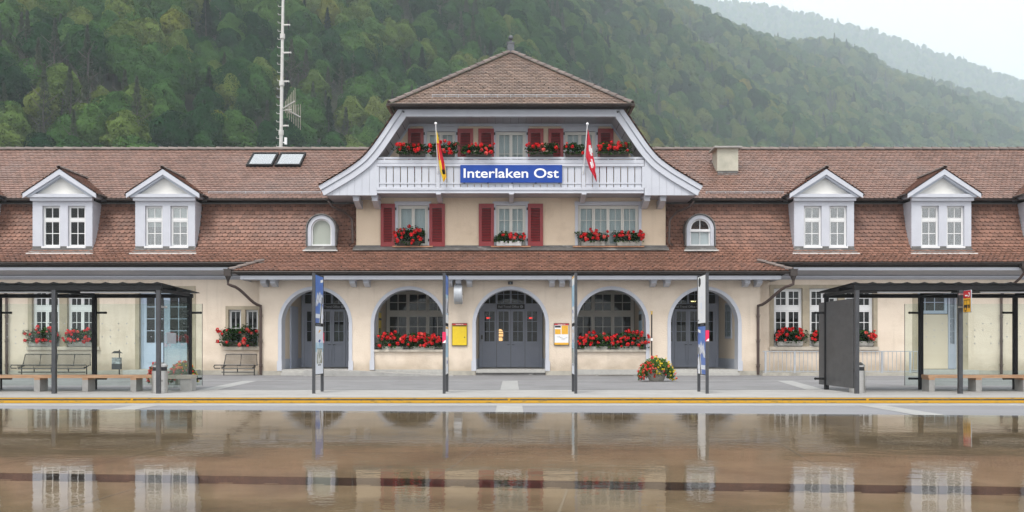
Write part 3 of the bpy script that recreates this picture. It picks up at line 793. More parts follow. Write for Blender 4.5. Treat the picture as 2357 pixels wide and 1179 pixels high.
LG, fG = profile(HCs, side=1)
for sg in (-1, 1):
    mb = MB()
    surf = lambda u, s, h: ((lambda pn: (XC + sg * (pn[0][0] + pn[1][0] * h), u, pn[0][1] + pn[1][1] * h))(fG(s)))
    tiles(mb, surf, 0, LG, lambda s: BF - .22, lambda s: 7.0, .17, .19)
    for p, q in zip(HCs, HCs[1:]):
        mb.quad((XC + sg * (p[0] - .02), BF - .15, p[1] - .03), (XC + sg * (p[0] - .02), 8, p[1] - .03), (XC + sg * (q[0] - .02), 8, q[1] - .03), (XC + sg * (q[0] - .02), BF - .15, q[1] - .03), 1)
    mb.build('gable_side_roof', [TILE, DARK], ST)
    # bargeboards in two steps
    mb = MB()
    for d0, d1, ya, yb in ((.03, .20, BF - .16, BF - .04), (.20, .245, BF - .09, BF - .04), (.245, .44, BF - .12, BF - .04)):
        A, B = offs(HCs, d0), offs(HCs, d1)
        zt = 10.20
        for (p, q), (p2, q2) in zip(zip(A, A[1:]), zip(B, B[1:])):
            f3 = lambda t, y: (XC + sg * t[0], y, min(t[1], zt))
            mb.quad(f3(p, ya), f3(q, ya), f3(q2, ya), f3(p2, ya)); mb.quad(f3(p, ya), f3(p, yb), f3(q, yb), f3(q, ya)); mb.quad(f3(p2, ya), f3(q2, ya), f3(q2, yb), f3(p2, yb))
        mb.quad(f3(A[0], ya), f3(B[0], ya), f3(B[0], yb), f3(A[0], yb))
    mb.build('bargeboard', TRIM, ST)
    # apron of vertical boards
    mb = MB(); IN = offs(HCs, .30); zb = pz(450); x = 5.11; LI, fI = profile(IN, side=1)
    def ztop(r):
        for p, q in zip(IN, IN[1:]):
            if q[0] <= r <= p[0]: return p[1] + (q[1] - p[1]) * (r - p[0]) / (q[0] - p[0])
        return zb + .05
    rt = IN[0][0]
    while x < rt - .02:
        x2 = min(x + .285, rt); z1, z2 = max(ztop(x + .001), zb + .04), max(ztop(x2 - .001), zb + .04)
        a, b = (XC + sg * x, XC + sg * (x2 - .010))
        pts = [(a, zb), (b, zb), (b, z2), (a, z1)]
        mb.prism(pts if sg > 0 else pts[::-1], BF - .035, BF + .03); x = x2
    mb.prism([(XC + sg * 5.11, zb + .02), (XC + sg * rt, zb + .02), (XC + sg * rt, ztop(rt)), (XC + sg * 5.11, ztop(5.11) - .02)], BF - .02, BF + .02, 1)
    # box sides and underside, closing the space beside the loggia
    mb.quad((XC + sg * 5.11, BF - .03, zb), (XC + sg * 5.11, UY, zb), (XC + sg * 5.11, UY, ztop(5.11)), (XC + sg * 5.11, BF - .03, ztop(5.11)))
    mb.quad((XC + sg * 5.11, BF, zb + .015), (XC + sg * 7.1, BF, zb + .015), (XC + sg * 7.1, UY + 1, zb + .015), (XC + sg * 5.11, UY + 1, zb + .015), 1)
    mb.build('apron_boards', [TRIM, SOFFIT], ST)
    for p in ((819, 862) if sg < 0 else (1490, 1527)):
        xx = X(p, 0); mb = MB(); mb.box(xx - .13, xx + .13, .02, .5, zb - .06, zb + .013); mb.prismx([(.06, zb - .06), (UY, zb - .06), (UY, zb - .36), (.7, zb - .34), (.2, zb - .20), (.06, zb - .18)], xx - .11, xx + .11); mb.build('eaves_bracket', TRIM, ST)
    # lining of the loggia under the curved roof, boarded
    mb = MB(); IN2 = offs(HCs, .44)
    pr = [p for p in IN2 if p[1] > 8.0]
    yy = BF - .03; g = .2
    for p, q in zip(pr, pr[1:]):
        y = yy
        mb.quad((XC + sg * p[0], BF - .03, p[1]), (XC + sg * q[0], BF - .03, q[1]), (XC + sg * q[0], UY, q[1]), (XC + sg * p[0], UY, p[1]))
    L = 0
    for p, q in zip(pr, pr[1:]):
        L += math.hypot(q[0] - p[0], q[1] - p[1])
        if L > .3:
            L = 0; mb.box(*sorted((XC + sg * (q[0] - .012), XC + sg * (q[0] - .002))), BF, UY - .01, q[1] - .012, q[1] + .006, 1)
    mb.prism([(XC + sg * t[0], t[1]) for t in (pr + [(t[0] - .06, t[1] - .04) for t in pr[::-1]])], UY - .06, UY - .002, 2)
    mb.build('loggia_lining', [SOFFIT, DARK, TRIMD], ST)
ri = offs(HCs, .44); r9 = min((abs(p[1] - 9.87), p[0]) for p in ri)[1]
mb = MB(); n = 28
for i in range(n):
    a = XC - 4.2 + 8.4 * i / n; mb.box(a + .004, a + 8.4 / n - .004, BF + .0, UY - .005, 9.872, 9.892, 1)
mb.box(XC - 4.25, XC + 4.25, BF, UY + .1, 9.895, 9.92, 2)
mb.box(XC - 4.05, XC + 4.05, UY - .10, UY - .002, 9.78, 9.872, 0)
for y0, y1, yf in ((246.5, 252, -.22), (253, 257, -.19), (257, 265.5, -.15), (265.5, 270.5, -.20)):
    hw = 4.28 - .0 * y0 if y0 < 250 else (4.22 if y0 < 256 else 4.05)
    mb.box(XC - hw, XC + hw, BF + yf + .04, BF + .04, pz(y1), pz(y0), 0)
mb.build('loggia_ceiling', [TRIM, SOFFIT, DARK], ST)
# ---- top hip roof
HW = 4.53; EZ = 10.26; EY = -.6; AY = 4.1; AZ = 13.55
LH, fH = profile([(EY, EZ), (AY, AZ)])
mb = MB(); tiles(mb, mk(fH), 0, LH, lambda s: XC - HW * (1 - s / LH), lambda s: XC + HW * (1 - s / LH), .17, .19)
mb.add([(XC - HW, EY + .01, EZ - .03), (XC + HW, EY + .01, EZ - .03), (XC, AY, AZ - .03)], [(0, 1, 2)], 1)
for sg in (-1, 1):
    LS2, fS = profile([(HW, EZ), (0, AZ)], side=1)
    surf = lambda u, s, h: ((lambda pn: (XC + sg * (pn[0][0] + pn[1][0] * h), u, pn[0][1] + pn[1][1] * h))(fS(s)))
    tiles(mb, surf, 0, LS2, lambda s: EY + (AY - EY) * s / LS2, lambda s: 9.0, .17, .19)
    mb.quad((XC + sg * HW, EY, EZ - .03), (XC + sg * HW, 9, EZ - .03), (XC, 9, AZ - .03), (XC, AY, AZ - .03), 1)
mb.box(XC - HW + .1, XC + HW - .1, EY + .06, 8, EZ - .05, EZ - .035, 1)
hip = mb.build('hip_roof', [TILET, DARK], ST)
mb = MB()
for sg in (-1, 1): caps(mb, (XC + sg * (HW + .05), EY - .05, EZ + .0), (XC + sg * .08, AY - .08, AZ - .01), 17, .115)
caps(mb, (XC, 9, AZ), (XC, AY, AZ), 14, .11)
mb.build('ridge_tiles', RIDGE, hip)
gutter(XC - HW - .1, XC + HW + .1, EY - .10, EZ - .02, .085)
mb = MB(); k = 6
for sg in (-1, 1):
    mb.box(*sorted((XC + sg * (HW + .02), XC + sg * (HW + .15))), EY - .18, 8, EZ - .10, EZ - .02)
    mb.tube([(XC + sg * (HW + .0), EY + .1, EZ - .12), (XC + sg * (HW - .05), EY + .45, EZ - .32), (XC + sg * (HW - .12), EY + .55, EZ - .45)], .05, 8)
mb.build('gutter', GUTTER, ST)
mb = MB(); mb.quad((XC - HW, EY, EZ - .06), (XC + HW, EY, EZ - .06), (XC + HW - .2, BF - .18, EZ - .14), (XC - HW + .2, BF - .18, EZ - .14)); mb.build('eaves_shade_board', DARK, ST)
# snow guards and hooks
mb = MB(); t = .62 / LH; p = fH(.62)[0]
for hh in (.06, .12): mb.tube([(XC - 3.0, p[0] - .02, p[1] + hh), (XC + 3.0, p[0] - .02, p[1] + hh)], .010, 6)
for i in range(13): u = XC - 3.0 + 6.0 * i / 12; mb.box(u - .01, u + .01, p[0] - .03, p[0] - .01, p[1] - .01, p[1] + .13)
mb.build('snow_guard', GALV, hip)
p = fU(.42)[0]
for a, b in ((-12.2, -7.7), (7.8, 10.9), (-15.2, -14.9)):
    mb = MB()
    for hh in (.05, .11): mb.tube([(a, p[0], p[1] + hh), (b, p[0], p[1] + hh)], .010, 6)
    n = max(2, int((b - a) / .6))
    for i in range(n): u = a + (b - a) * i / (n - 1); mb.box(u - .01, u + .01, p[0] - .01, p[0] + .01, p[1] - .01, p[1] + .12)
    mb.build('snow_guard', GALV, up)
mb = MB()
for row in range(8):
    s = .9 + row * .34
    hwid = HW * (1 - s / LH) - .3; n = int(2 * hwid / .85)
    for i in range(n):
        u = XC - hwid + (i + .5 * (row % 2) + .25) * .85; q = fH(s)[0]
        if abs(u - XC) < hwid: mb.box(u - .018, u + .018, q[0] - .04, q[0] + .04, q[1] + .02, q[1] + .055)
tag(mb.build('snow_hooks', BLACK, hip), kind='stuff')
mb = MB()
for row, s in enumerate((.30, .52, .74)):
    i = 0; u = -XE + .3
    while u < XE:
        q = fM(s)[0]; uu = u + (row % 2) * .42
        mb.box(uu - .016, uu + .016, q[0] - .04, q[0] + .03, q[1] + .015, q[1] + .05); u += .84
for s in (.35,):
    u = -9.8
    while u < 9.6: q = fP(s)[0]; mb.box(u - .016, u + .016, q[0] - .04, q[0] + .03, q[1] + .015, q[1] + .05); u += .84
tag(mb.build('snow_hooks', BLACK, ST), kind='stuff')
# finial
mb = MB(); mb.box(XC - .14, XC + .14, AY - .14, AY + .14, AZ - .05, AZ + .36); mb.box(XC - .16, XC + .16, AY - .16, AY + .16, AZ + .36, AZ + .42)
mb.lathe([(.06, .42), (.05, .50), (.03, .54)], (XC, AY, AZ), 12); mb.ball((XC, AY, AZ + .64), .105, 16)
mb.build('finial', ZINC, ST, smooth=False)

# ---- dormers
DY = .95; dz0 = Z(570, DY); DH = 1.17                # half body width
prd = [p for p in MAN if p[0] >= DY]


def dormer(cx, cur=None, glass=GLASS):
    mb = MB(); zt = Z(462, DY); w0, w1 = .80, .12
    ops = [(cx - .79, cx - .10, dz0 + .04, Z(474, DY)), (cx + .21 - .0, cx + .90, dz0 + .04, Z(474, DY))]
    holed(mb, cx - DH, cx + DH, dz0 - .1, zt, ops, DY, .14)
    o = mb.build('dormer', TRIM, ST)
    m2 = MB()                                           # slated cheeks, following the roof behind
    for sg in (-1, 1):
        xx = cx + sg * DH; prof = [(DY, zt)] + [(DY, dz0 - .1)] + [p for p in prd] + [(2.1, 6.95), (2.1, zt)]
        m2.add([(xx, y, z) for y, z in prof], [tuple(range(len(prof)))])
        rows = 15
        for r in range(rows):
            z = dz0 + (zt - dz0) * r / rows
            yb = next((p[0] for p in prd if p[1] >= z), 1.9)
            if yb - DY > .06: m2.box(*sorted((xx, xx + sg * .012)), DY + .02, yb, z, z + .10)
    m2.build('cheek', TRIM, o)
    for k, h in enumerate(ops):
        # two lights and a fixed light above
        mbw = MB(); window(o, h[0], h[1], h[2], h[3], DY + .12, [(0, 1, 0, .64, 2, 2), (0, 1, .70, 1, 2, 1)], fw=.038, mw=.026, glass=glass, bars=[(0, 1, .645, .695)], cur=cur, name='window_frame', curz=(h[2] + .8 if cur is CURTG else None))
        MB().box(h[0] - .02, h[1] + .02, DY - .05, DY + .10, h[2] - .06, h[2] - .001).build('sill', WHITE, o)
    m = MB()
    for a, b in ((cx - DH, ops[0][0] - .03), (ops[0][1] + .03, ops[1][0] - .03), (ops[1][1] + .03, cx + DH)): m.box(a, b, DY - .02, DY - .002, dz0 - .1, dz0 + .05)
    m.box(cx - DH - .03, cx + DH + .03, DY - .05, DY - .021, dz0 - .12, dz0 - .05)
    m.prismx([(DY - .26, dz0 - .245), (DY - .02, dz0 - .10), (DY - .02, dz0 - .16), (DY - .25, dz0 - .27)], cx - DH - .08, cx + DH + .08)
    m.prismx([(DY - .30, dz0 - .265), (DY - .255, dz0 - .235), (DY - .245, dz0 - .26), (DY - .29, dz0 - .29)], cx - DH - .14, cx + DH + .14, 1)
    m.build('flashing', [LEAD, LEADE], o)
    # cornice, pediment, bargeboards, roof
    m = MB(); HB = 1.43; ze = Z(446, .75); za = Z(390, .75); FY = .72
    m.box(cx - 1.30, cx + 1.30, FY + .02, DY + .02, Z(452, FY) - .03, Z(452, FY) + .10); m.box(cx - 1.22, cx + 1.22, FY + .10, DY + .01, zt - .02, Z(452, FY) - .03)
    for sg in (-1, 1): m.box(*sorted((cx + sg * (DH + .01), cx + sg * 1.36)), FY + .22, 2.3, Z(452, FY) - .03, Z(452, FY) + .08)
    m.build('cornice', TRIM, o)
    m = MB(); zb = Z(452, FY) + .08
    m.add([(cx - 1.2, DY - .03, zb), (cx + 1.2, DY - .03, zb), (cx, DY - .03, za - .16)], [(0, 1, 2)]); m.build('pediment', PEDI, o)
    m = MB(); sl = (za - ze) / HB; th = .19
    for sg in (-1, 1):
        pts = [(cx + sg * HB, ze), (cx, za), (cx, za - th * 1.15), (cx + sg * HB, ze - th * .95)]
        m.prism(pts if sg < 0 else pts[::-1], FY - .06, FY)
        pts = [(cx + sg * (HB - .05), ze - .10), (cx, za - .12), (cx, za - .30), (cx + sg * (HB - .22), ze - .14)]
        m.prism(pts if sg < 0 else pts[::-1], FY, DY - .03, 1)
    m.build('bargeboard', [TRIM, TRIMD], o)
    m = MB(); Lr, fr = profile([(HB + .03, ze + .0), (0, za + .02)], side=1)
    for sg in (-1, 1):
        surf = lambda u, s, h: ((lambda pn: (cx + sg * (pn[0][0] + pn[1][0] * h), u, pn[0][1] + pn[1][1] * h))(fr(s)))
        tiles(m, surf, 0, Lr, lambda s: FY - .08, lambda s: 3.3, .16, .19, scal=.03)
        m.quad((cx + sg * (HB + .02), FY - .07, ze - .015), (cx + sg * (HB + .02), 3.4, ze - .015), (cx, 3.4, za + .0), (cx, FY - .07, za + .0), 1)
        m.tube([(cx + sg * (HB + .07), FY + .05, ze - .03), (cx + sg * (HB + .07), 2.2, ze - .05)], .045, 6, 1)
    r = m.build('dormer_roof', [TILE, GUTTER], o)
    m = MB(); caps(m, (cx, FY - .12, za + .03), (cx, 3.5, za + .03), 8, .10); m.build('ridge_tiles', RIDGE, r) if False else m.build('ridge_tiles', RIDGE, o)
    return o


def DX(p): return X(p, DY)


for c, cu, gl in ((-92, None, GLASS), (143.7, None, GLASS), (380, CURTG, GLASSR), (1897, None, GLASSR), (2167, None, GLASSR), (2437, None, GLASSR)): dormer(DX(c), cu, gl)
# ---- small arched dormers
for c, blind in ((739.5, True), (1612, False)):
    cx = DX(c); rr = .40; w = .14; z0 = Z(566, DY); zc = Z(527, DY); N = 16
    mb = MB(); arc = lambda r: [(cx - r, z0)] + [(cx - r * math.cos(math.pi * i / N), zc + r * math.sin(math.pi * i / N)) for i in range(N + 1)] + [(cx + r, z0)]
    A, B = arc(rr + w), arc(rr)
    for i in range(len(A) - 1):
        a, b, c_, d_ = A[i], A[i + 1], B[i + 1], B[i]
        mb.quad((a[0], DY, a[1]), (b[0], DY, b[1]), (c_[0], DY, c_[1]), (d_[0], DY, d_[1])); mb.quad((d_[0], DY, d_[1]), (c_[0], DY, c_[1]), (c_[0], DY + .14, c_[1]), (d_[0], DY + .14, d_[1]))
    o = mb.build('arched_dormer', TRIM, ST)
    m = MB(); E = arc(rr + w + .02); G = arc(rr + w + .06)
    for i in range(len(E) - 1):
        a, b = E[i], E[i + 1]; m.quad((a[0], DY + .0, a[1]), (a[0], 1.95, a[1]), (b[0], 1.95, b[1]), (b[0], DY + .0, b[1]))
        a, b = G[i], G[i + 1]; m.quad((a[0], DY - .06, a[1]), (a[0], 1.95, a[1]), (b[0], 1.95, b[1]), (b[0], DY - .06, b[1]))
        m.quad((E[i][0], DY - .06, E[i][1]), (E[i + 1][0], DY - .06, E[i + 1][1]), (b[0], DY - .06, b[1]), (a[0], DY - .06, a[1]))
    m.build('dormer_roof', LEAD, o)
    m = MB(); D = arc(rr - .055)
    for i in range(len(D) - 1): m.quad((B[i][0], DY + .10, B[i][1]), (B[i + 1][0], DY + .10, B[i + 1][1]), (D[i + 1][0], DY + .10, D[i + 1][1]), (D[i][0], DY + .10, D[i][1]))
    m.box(cx - rr, cx + rr, DY + .07, DY + .13, z0 + .0, z0 + .06)
    if not blind: m.box(cx - rr, cx + rr, DY + .06, DY + .13, z0 + .56, z0 + .66); m.box(cx - .012, cx + .012, DY + .09, DY + .13, z0 + .06, z0 + .56); m.box(cx - .012, cx + .012, DY + .09, DY + .13, z0 + .66, zc + rr - .02)
    m.build('window_frame', WHITE, o)
    poly = [(p[0], p[1]) for p in arc(rr - .02)]
    m = MB(); m.add([(x, DY + .12, z) for x, z in poly], [tuple(range(len(poly)))]); m.build('pane', GLASS, o)
    m = MB(); m.add([(x, DY + .16, z) for x, z in poly if blind or z < z0 + .7], [tuple(range(len([1 for x, z in poly if blind or z < z0 + .7])))]); m.build('blind', BLIND if blind else CURT, o)
    m = MB(); m.box(cx - rr - w - .02, cx + rr + w + .02, DY - .03, DY + .10, z0 - .13, z0 - .0); m.prismx([(DY - .24, z0 - .19), (DY - .03, z0 - .07), (DY - .03, z0 - .13), (DY - .23, z0 - .22)], cx - .62, cx + .62)
    m.prismx([(DY - .28, z0 - .21), (DY - .235, z0 - .18), (DY - .225, z0 - .205), (DY - .27, z0 - .235)], cx - .68, cx + .68, 1)
    m.build('flashing', [LEAD, LEADE], o)

# ---- chimney, rooflights
def on_upper(y):
    """depth on the upper roof seen at picture row y"""
    for i in range(400):
        Y = 1.5 + 4.5 * i / 400; zz = 7.0 + (Y - 1.5) * 2.81 / 4.5
        if Z(y, Y) <= zz: return Y, zz
    return 6.0, 9.81


Yc, Zc = on_upper(402); x0, x1 = X(1652, Yc), X(1698, Yc)
mb = MB(); mb.box(x0, x1, Yc, Yc + 1.0, Zc - .2, Zc + .15, 1); mb.box(x0 - .02, x1 + .02, Yc - .02, Yc + 1.02, Zc + .15, Zc + 1.10); mb.prism([(x0 - .16, Zc + 1.10), (x1 + .14, Zc + 1.10), (x1 + .14, Zc + 1.17), (x0 - .16, Zc + 1.17)], Yc - .16, Yc + 1.14, 2)
mb.box(x0 - .05, x1 + .05, Yc - .12, Yc - .021, Zc - .16, Zc - .02, 1)
mb.build('chimney', [CHIM, LEAD, CONC], up)
for a, b in ((567, 627), (632, 692)):
    Y0, Z0 = on_upper(386); Y1, Z1 = on_upper(357); xa, xb = X(a, Y0), X(b, Y0)
    dy, dz = Y1 - Y0, Z1 - Z0; L = math.hypot(dy, dz); ny, nz = -dz / L, dy / L
    pt = lambda x, s, h: (x, Y0 + dy * s + ny * h, Z0 + dz * s + nz * h)
    m = MB()
    def slab(x0, x1, s0, s1, h0, h1, mi=0):
        m.add([pt(x0, s0, h0), pt(x1, s0, h0), pt(x1, s1, h0), pt(x0, s1, h0), pt(x0, s0, h1), pt(x1, s0, h1), pt(x1, s1, h1), pt(x0, s1, h1)], [(0, 3, 2, 1), (4, 5, 6, 7), (0, 1, 5, 4), (1, 2, 6, 5), (2, 3, 7, 6), (3, 0, 4, 7)], mi)
    f = .07; fs = f / L
    slab(xa, xa + f, 0, 1, -.05, .13); slab(xb - f, xb, 0, 1, -.05, .13); slab(xa + f, xb - f, 0, fs * 1.6, -.05, .13); slab(xa + f, xb - f, 1 - fs, 1, -.05, .13)
    o = m.build('skylight', ANTH, ST)
    m = MB(); slab(xa + f, xb - f, fs * 1.6, 1 - fs, .09, .10); m.build('pane', SKYGL, o)

# ---- downpipes
def downpipe(pts, r=.055, hop=None, name='downpipe'):
    m = MB(); m.tube(pts, r, 10); x, y = pts[-1][0], pts[-1][1]
    zz = .35
    while zz < pts[-1][2] + 3.0 and zz < 2.9:
        m.lathe([(r + .012, -.03), (r + .018, 0), (r + .012, .03)], (x, y, zz), 10); m.box(x - .1, x + .1, y - .015, y + .02, zz + .05, zz + .065); zz += .95
    o = m.build(name, PIPE, ST, smooth=False)
    if hop:
        x, y, z = hop; m = MB(); m.box(x - .13, x + .13, y - .12, y + .12, z - .09, z + .14); m.box(x - .15, x + .15, y - .14, y + .14, z + .14, z + .17)
        m.lathe([(.045, -.28), (.12, -.09)], (x, y, z), 10); m.build('hopper', GUTTER, o)


for sg, hx, wx in ((-1, -10.62, X(600, -.08)), (1, 10.52, X(1745, -.08))):
    c = [(hx, -.98, 3.58), (hx, -.98, 3.44), (hx - sg * .12, -.92, 3.38)]
    for i in range(1, 9): t = i / 8; c.append((hx - sg * .12 + (wx - hx + sg * .12) * t, -.92 + .84 * t, 3.38 - .62 * (3 * t * t - 2 * t ** 3) - .10 * t))
    c += [(wx, -.08, 2.5), (wx, -.08, .03)]
    downpipe(c, .055, (hx, -.98, 3.83))
for p, dx in ((15, -.35), (2305, .5)):
    x = X(p, WY - .1); downpipe([(x + dx * 1.0, -.1, 4.05), (x + dx, -.1, 3.9), (x + dx * .85, .05, 3.72), (x, WY - .12, 3.15), (x, WY - .1, 3.0), (x, WY - .1, .03)], .05, (x + dx, -.12, 4.2))
for sg, ux in ((-1, UX0), (1, UX1)):
    m = MB(); m.tube([(ux + sg * 1.15, 1.3, 6.86), (ux + sg * .95, 1.22, 6.62), (ux + sg * .45, 1.15, 6.42), (ux + sg * .15, 1.02, 6.1), (ux + sg * .12, 1.0, 5.2), (ux + sg * .25, .9, 5.08)], .045, 8)
    m.build('downpipe', PIPE, ST)
# ================================================================ things on and before the building
def leafy(mb, n, w, d, h, z0, size, droop=.3, seed=0, m=0):
    """n leaf faces spread through a low mound w x d x h whose base is z0"""
    rd = random.Random(seed)
    lob = [(rd.uniform(-.42, .42) * w, rd.uniform(-.3, .3) * d, rd.uniform(.3, .75) * h, rd.uniform(.20, .30) * w) for _ in range(7)]
    for i in range(n):
        if rd.random() < .55:
            lx, ly, lz, lr = rd.choice(lob); v = Vector((rd.gauss(0, 1), rd.gauss(0, 1), rd.gauss(0, 1))).normalized() * lr * rd.uniform(.5, 1)
            p = Vector((lx + v.x, ly + v.y * .8, z0 + lz + v.z * h / w * 1.2))
        else:
            x = rd.uniform(-.5, .5) * w * (1.08 if rd.random() < .2 else 1); k = math.sqrt(max(0, 1 - (2 * x / w / 1.12) ** 2))
            p = Vector((x, rd.uniform(-.5, .5) * d, z0 + rd.uniform(-droop, .75) * h * (.5 + .5 * k)))
            if p.z < z0: p.y = -abs(p.y) * .5 - d * .42
        a = Vector((rd.gauss(0, 1), rd.gauss(0, 1) - .5, rd.gauss(0, .7))).normalized(); b = a.cross(Vector((rd.gauss(0, .4), rd.gauss(0, .4) - .2, 1))).normalized()
        s = size * rd.uniform(.6, 1.3)
        mb.add([p - a * s * .5, p + b * s * .55, p + a * s * .6, p - b * s * .55], [(0, 1, 2, 3)], m)


def head(mb, p, r, rd, m=0, n=26):
    for i in range(n):
        v = Vector((rd.gauss(0, 1), rd.gauss(0, 1), rd.gauss(0, 1) + .25)).normalized()
        c = Vector(p) + v * r * rd.uniform(.6, 1.0); a = v.cross(Vector((rd.gauss(0, 1), rd.gauss(0, 1), rd.gauss(0, 1)))).normalized(); b = v.cross(a); s = r * .5
        mb.add([c - a * s, c - b * s + v * s * .3, c + a * s, c + b * s + v * s * .3], [(0, 1, 2, 3)], m)


nbox = [0]


def flower_box(xa, xb, yb, Y, label, heads, planter='trough', hgt=.42, pw=None, grp='geranium boxes of the station'):
    nbox[0] += 1; sd = nbox[0] * 13; rd = random.Random(sd)
    x0, x1 = X(xa, Y), X(xb, Y); w = x1 - x0; cx = (x0 + x1) / 2; z = Z(yb, Y)
    t = thing('flower_box', label, 'flower box', (cx, Y, z), grp)
    if pw: off = (X((pw[0] + pw[1]) / 2, Y) - cx, X(pw[1], Y) - X(pw[0], Y))
    else: off = (0, w * .86)
    a, b = off[0] - off[1] / 2, off[0] + off[1] / 2; ph = .17
    m = MB(); mt = {'trough': CONCL, 'brown': BROWNP, 'white': WHITE}[planter]
    m.add([(a + .03, -.10, 0), (b - .03, -.10, 0), (b - .03, .10, 0), (a + .03, .10, 0), (a, -.13, ph), (b, -.13, ph), (b, .13, ph), (a, .13, ph), (a + .02, -.11, ph), (b - .02, -.11, ph), (b - .02, .11, ph), (a + .02, .11, ph), (a + .02, -.10, ph - .03), (b - .02, -.10, ph - .03), (b - .02, .10, ph - .03), (a + .02, .10, ph - .03)],
          [(0, 3, 2, 1), (0, 1, 5, 4), (1, 2, 6, 5), (2, 3, 7, 6), (3, 0, 4, 7), (4, 5, 9, 8), (5, 6, 10, 9), (6, 7, 11, 10), (7, 4, 8, 11), (8, 9, 13, 12), (9, 10, 14, 13), (10, 11, 15, 14), (11, 8, 12, 15), (12, 13, 14, 15)])
    m.build('planter', mt, t)
    m = MB(); leafy(m, int(560 * w + 120), w, .36, hgt, ph - .02, .08, droop=.05 if planter != 'brown' else .22, seed=sd)
    m.build('foliage', GERL, t)
    m = MB(); st = MB()
    for i in range(heads):
        x = rd.uniform(-.53, .53) * w; q = rd.random()
        zz = ph + hgt * (rd.uniform(-.25 if planter == 'brown' else .0, .55) if q < .5 else rd.uniform(.5, 1.0) * (1 - .5 * abs(x / w)))
        yy = -.16 - .14 * (1 - max(0, min(1, (zz - ph) / hgt))) + rd.uniform(-.05, .06)
        head(m, (x, yy, zz), rd.uniform(.045, .078), rd, m=1 if rd.random() < .12 else 0)
        st.tube([(x * .9, yy * .3, ph + hgt * .1), (x, yy, zz)], .005, 4)
    m.build('blossoms', [PETAL, PETALP], t); st.build('stems', GERL, t)
    return t


BY = BF + .02
for a, b, n, lab in ((913, 985, 15, 'red geranium box on the balcony rail before the outermost left shutter'), (988, 1052, 16, 'red geranium box on the balcony rail behind the yellow and red flag'),
                     (1066, 1137, 17, 'thickly flowering geranium box on the balcony rail left of the balcony door'), (1213, 1279, 9, 'mostly green geranium box on the balcony rail right of the balcony door'),
                     (1297, 1345, 4, 'short geranium box with very few blossoms on the balcony rail left of the Swiss flag'), (1375, 1453, 20, 'red geranium box at the right end of the balcony rail beyond the Swiss flag')):
    flower_box(a, b, 361, BY, lab, n, 'brown', .40)
flower_box(908, 972, 566, UY - .12, 'tall bushy geranium box on the leftmost upper window sill below the balcony', 24, 'brown', .62)
flower_box(1137, 1206, 566, UY - .12, 'sparse geranium box on the middle upper window sill below the balcony', 12, 'white', .42)
flower_box(1332, 1398, 566, UY - .12, 'red geranium box in the left half of the wide upper window', 20, 'trough', .50)
flower_box(1414, 1478, 566, UY - .12, 'red geranium box in the right half of the wide upper window', 20, 'trough', .48)
PS = .12
flower_box(868, 933, 808, PS, 'left one of two geranium troughs in the arch left of the central entrance', 22, 'trough', .62, (880, 928))
flower_box(934, 1012, 808, PS, 'right one of two geranium troughs in the arch left of the central entrance', 40, 'trough', .58, (950, 1001))
flower_box(1330, 1408, 808, PS, 'left one of two geranium troughs in the arch right of the central entrance', 24, 'trough', .60, (1342, 1397))
flower_box(1408, 1490, 808, PS, 'right one of two geranium troughs in the arch right of the central entrance', 32, 'trough', .64, (1422, 1471))
flower_box(62, 136, 797, WY - .02, 'red geranium box on the wing window sill above the long wire bench, left one', 20, 'trough', .62)
flower_box(152, 219, 797, WY - .02, 'red geranium box on the wing window sill above the long wire bench, right one', 22, 'trough', .60)
flower_box(506, 594, 797, WY - .02, 'red geranium box on the small window sill above the two seat bench', 18, 'brown', .72)
flower_box(1782, 1852, 796, WY - .02, 'red geranium box in the leftmost right wing window beside the downpipe', 24, 'trough', .58)
flower_box(1866, 1926, 796, WY - .02, 'red geranium box on the sill behind the dark shelter panel', 16, 'trough', .52)
flower_box(1946, 2014, 796, WY - .02, 'red geranium box in the wing window right of the dark shelter panel', 18, 'trough', .56)


def bowl(cx, Y, label, w=1.35, yel=True):
    t = thing('flower_bowl', label, 'planter', (cx, Y, 0), 'round concrete flower bowls on the forecourt'); rd = random.Random(int(cx * 10))
    m = MB(); m.lathe([(.20, 0), (.23, .03), (.36, .33), (.37, .37), (.33, .37), (.31, .30)], n=28); m.build('bowl', PLINTH, t, smooth=False)
    m = MB()
    for i in range(1900):
        v = Vector((rd.gauss(0, 1), rd.gauss(0, 1), rd.gauss(0, .8) + .25)).normalized() * rd.uniform(.35, 1.0) ** .5
        p = Vector((v.x * w * .54, v.y * w * .45, .42 + v.z * .33 - .50 * max(0, abs(v.x) - .45)))
        a = Vector((rd.gauss(0, 1), rd.gauss(0, 1), rd.gauss(0, 1))).normalized(); b = a.orthogonal().normalized(); s = rd.uniform(.03, .06)
        m.add([p - a * s, p + b * s * .5, p + a * s, p - b * s * .5], [(0, 1, 2, 3)])
    m.build('foliage', PETL, t)
    m = MB(); y = MB()
    for i in range(95):
        v = Vector((rd.gauss(0, 1), rd.gauss(0, 1) - .5, rd.gauss(0, .8) + .3)).normalized()
        p = Vector((v.x * w * .57, v.y * w * .48, .43 + v.z * .36 - .52 * max(0, abs(v.x) - .45)))
        if yel and v.x > -.15 and rd.random() < .62: head(y, p, .03, rd, n=12)
        else: head(m, p, rd.uniform(.028, .045) * (1.35 if v.z > .8 else 1), rd, n=14, m=0 if rd.random() < .6 else 1)
    m.build('blossoms', [PETAL, PETALP], t)
    if y.v: y.build('yellow_blossoms', PETALY, t)
    return t


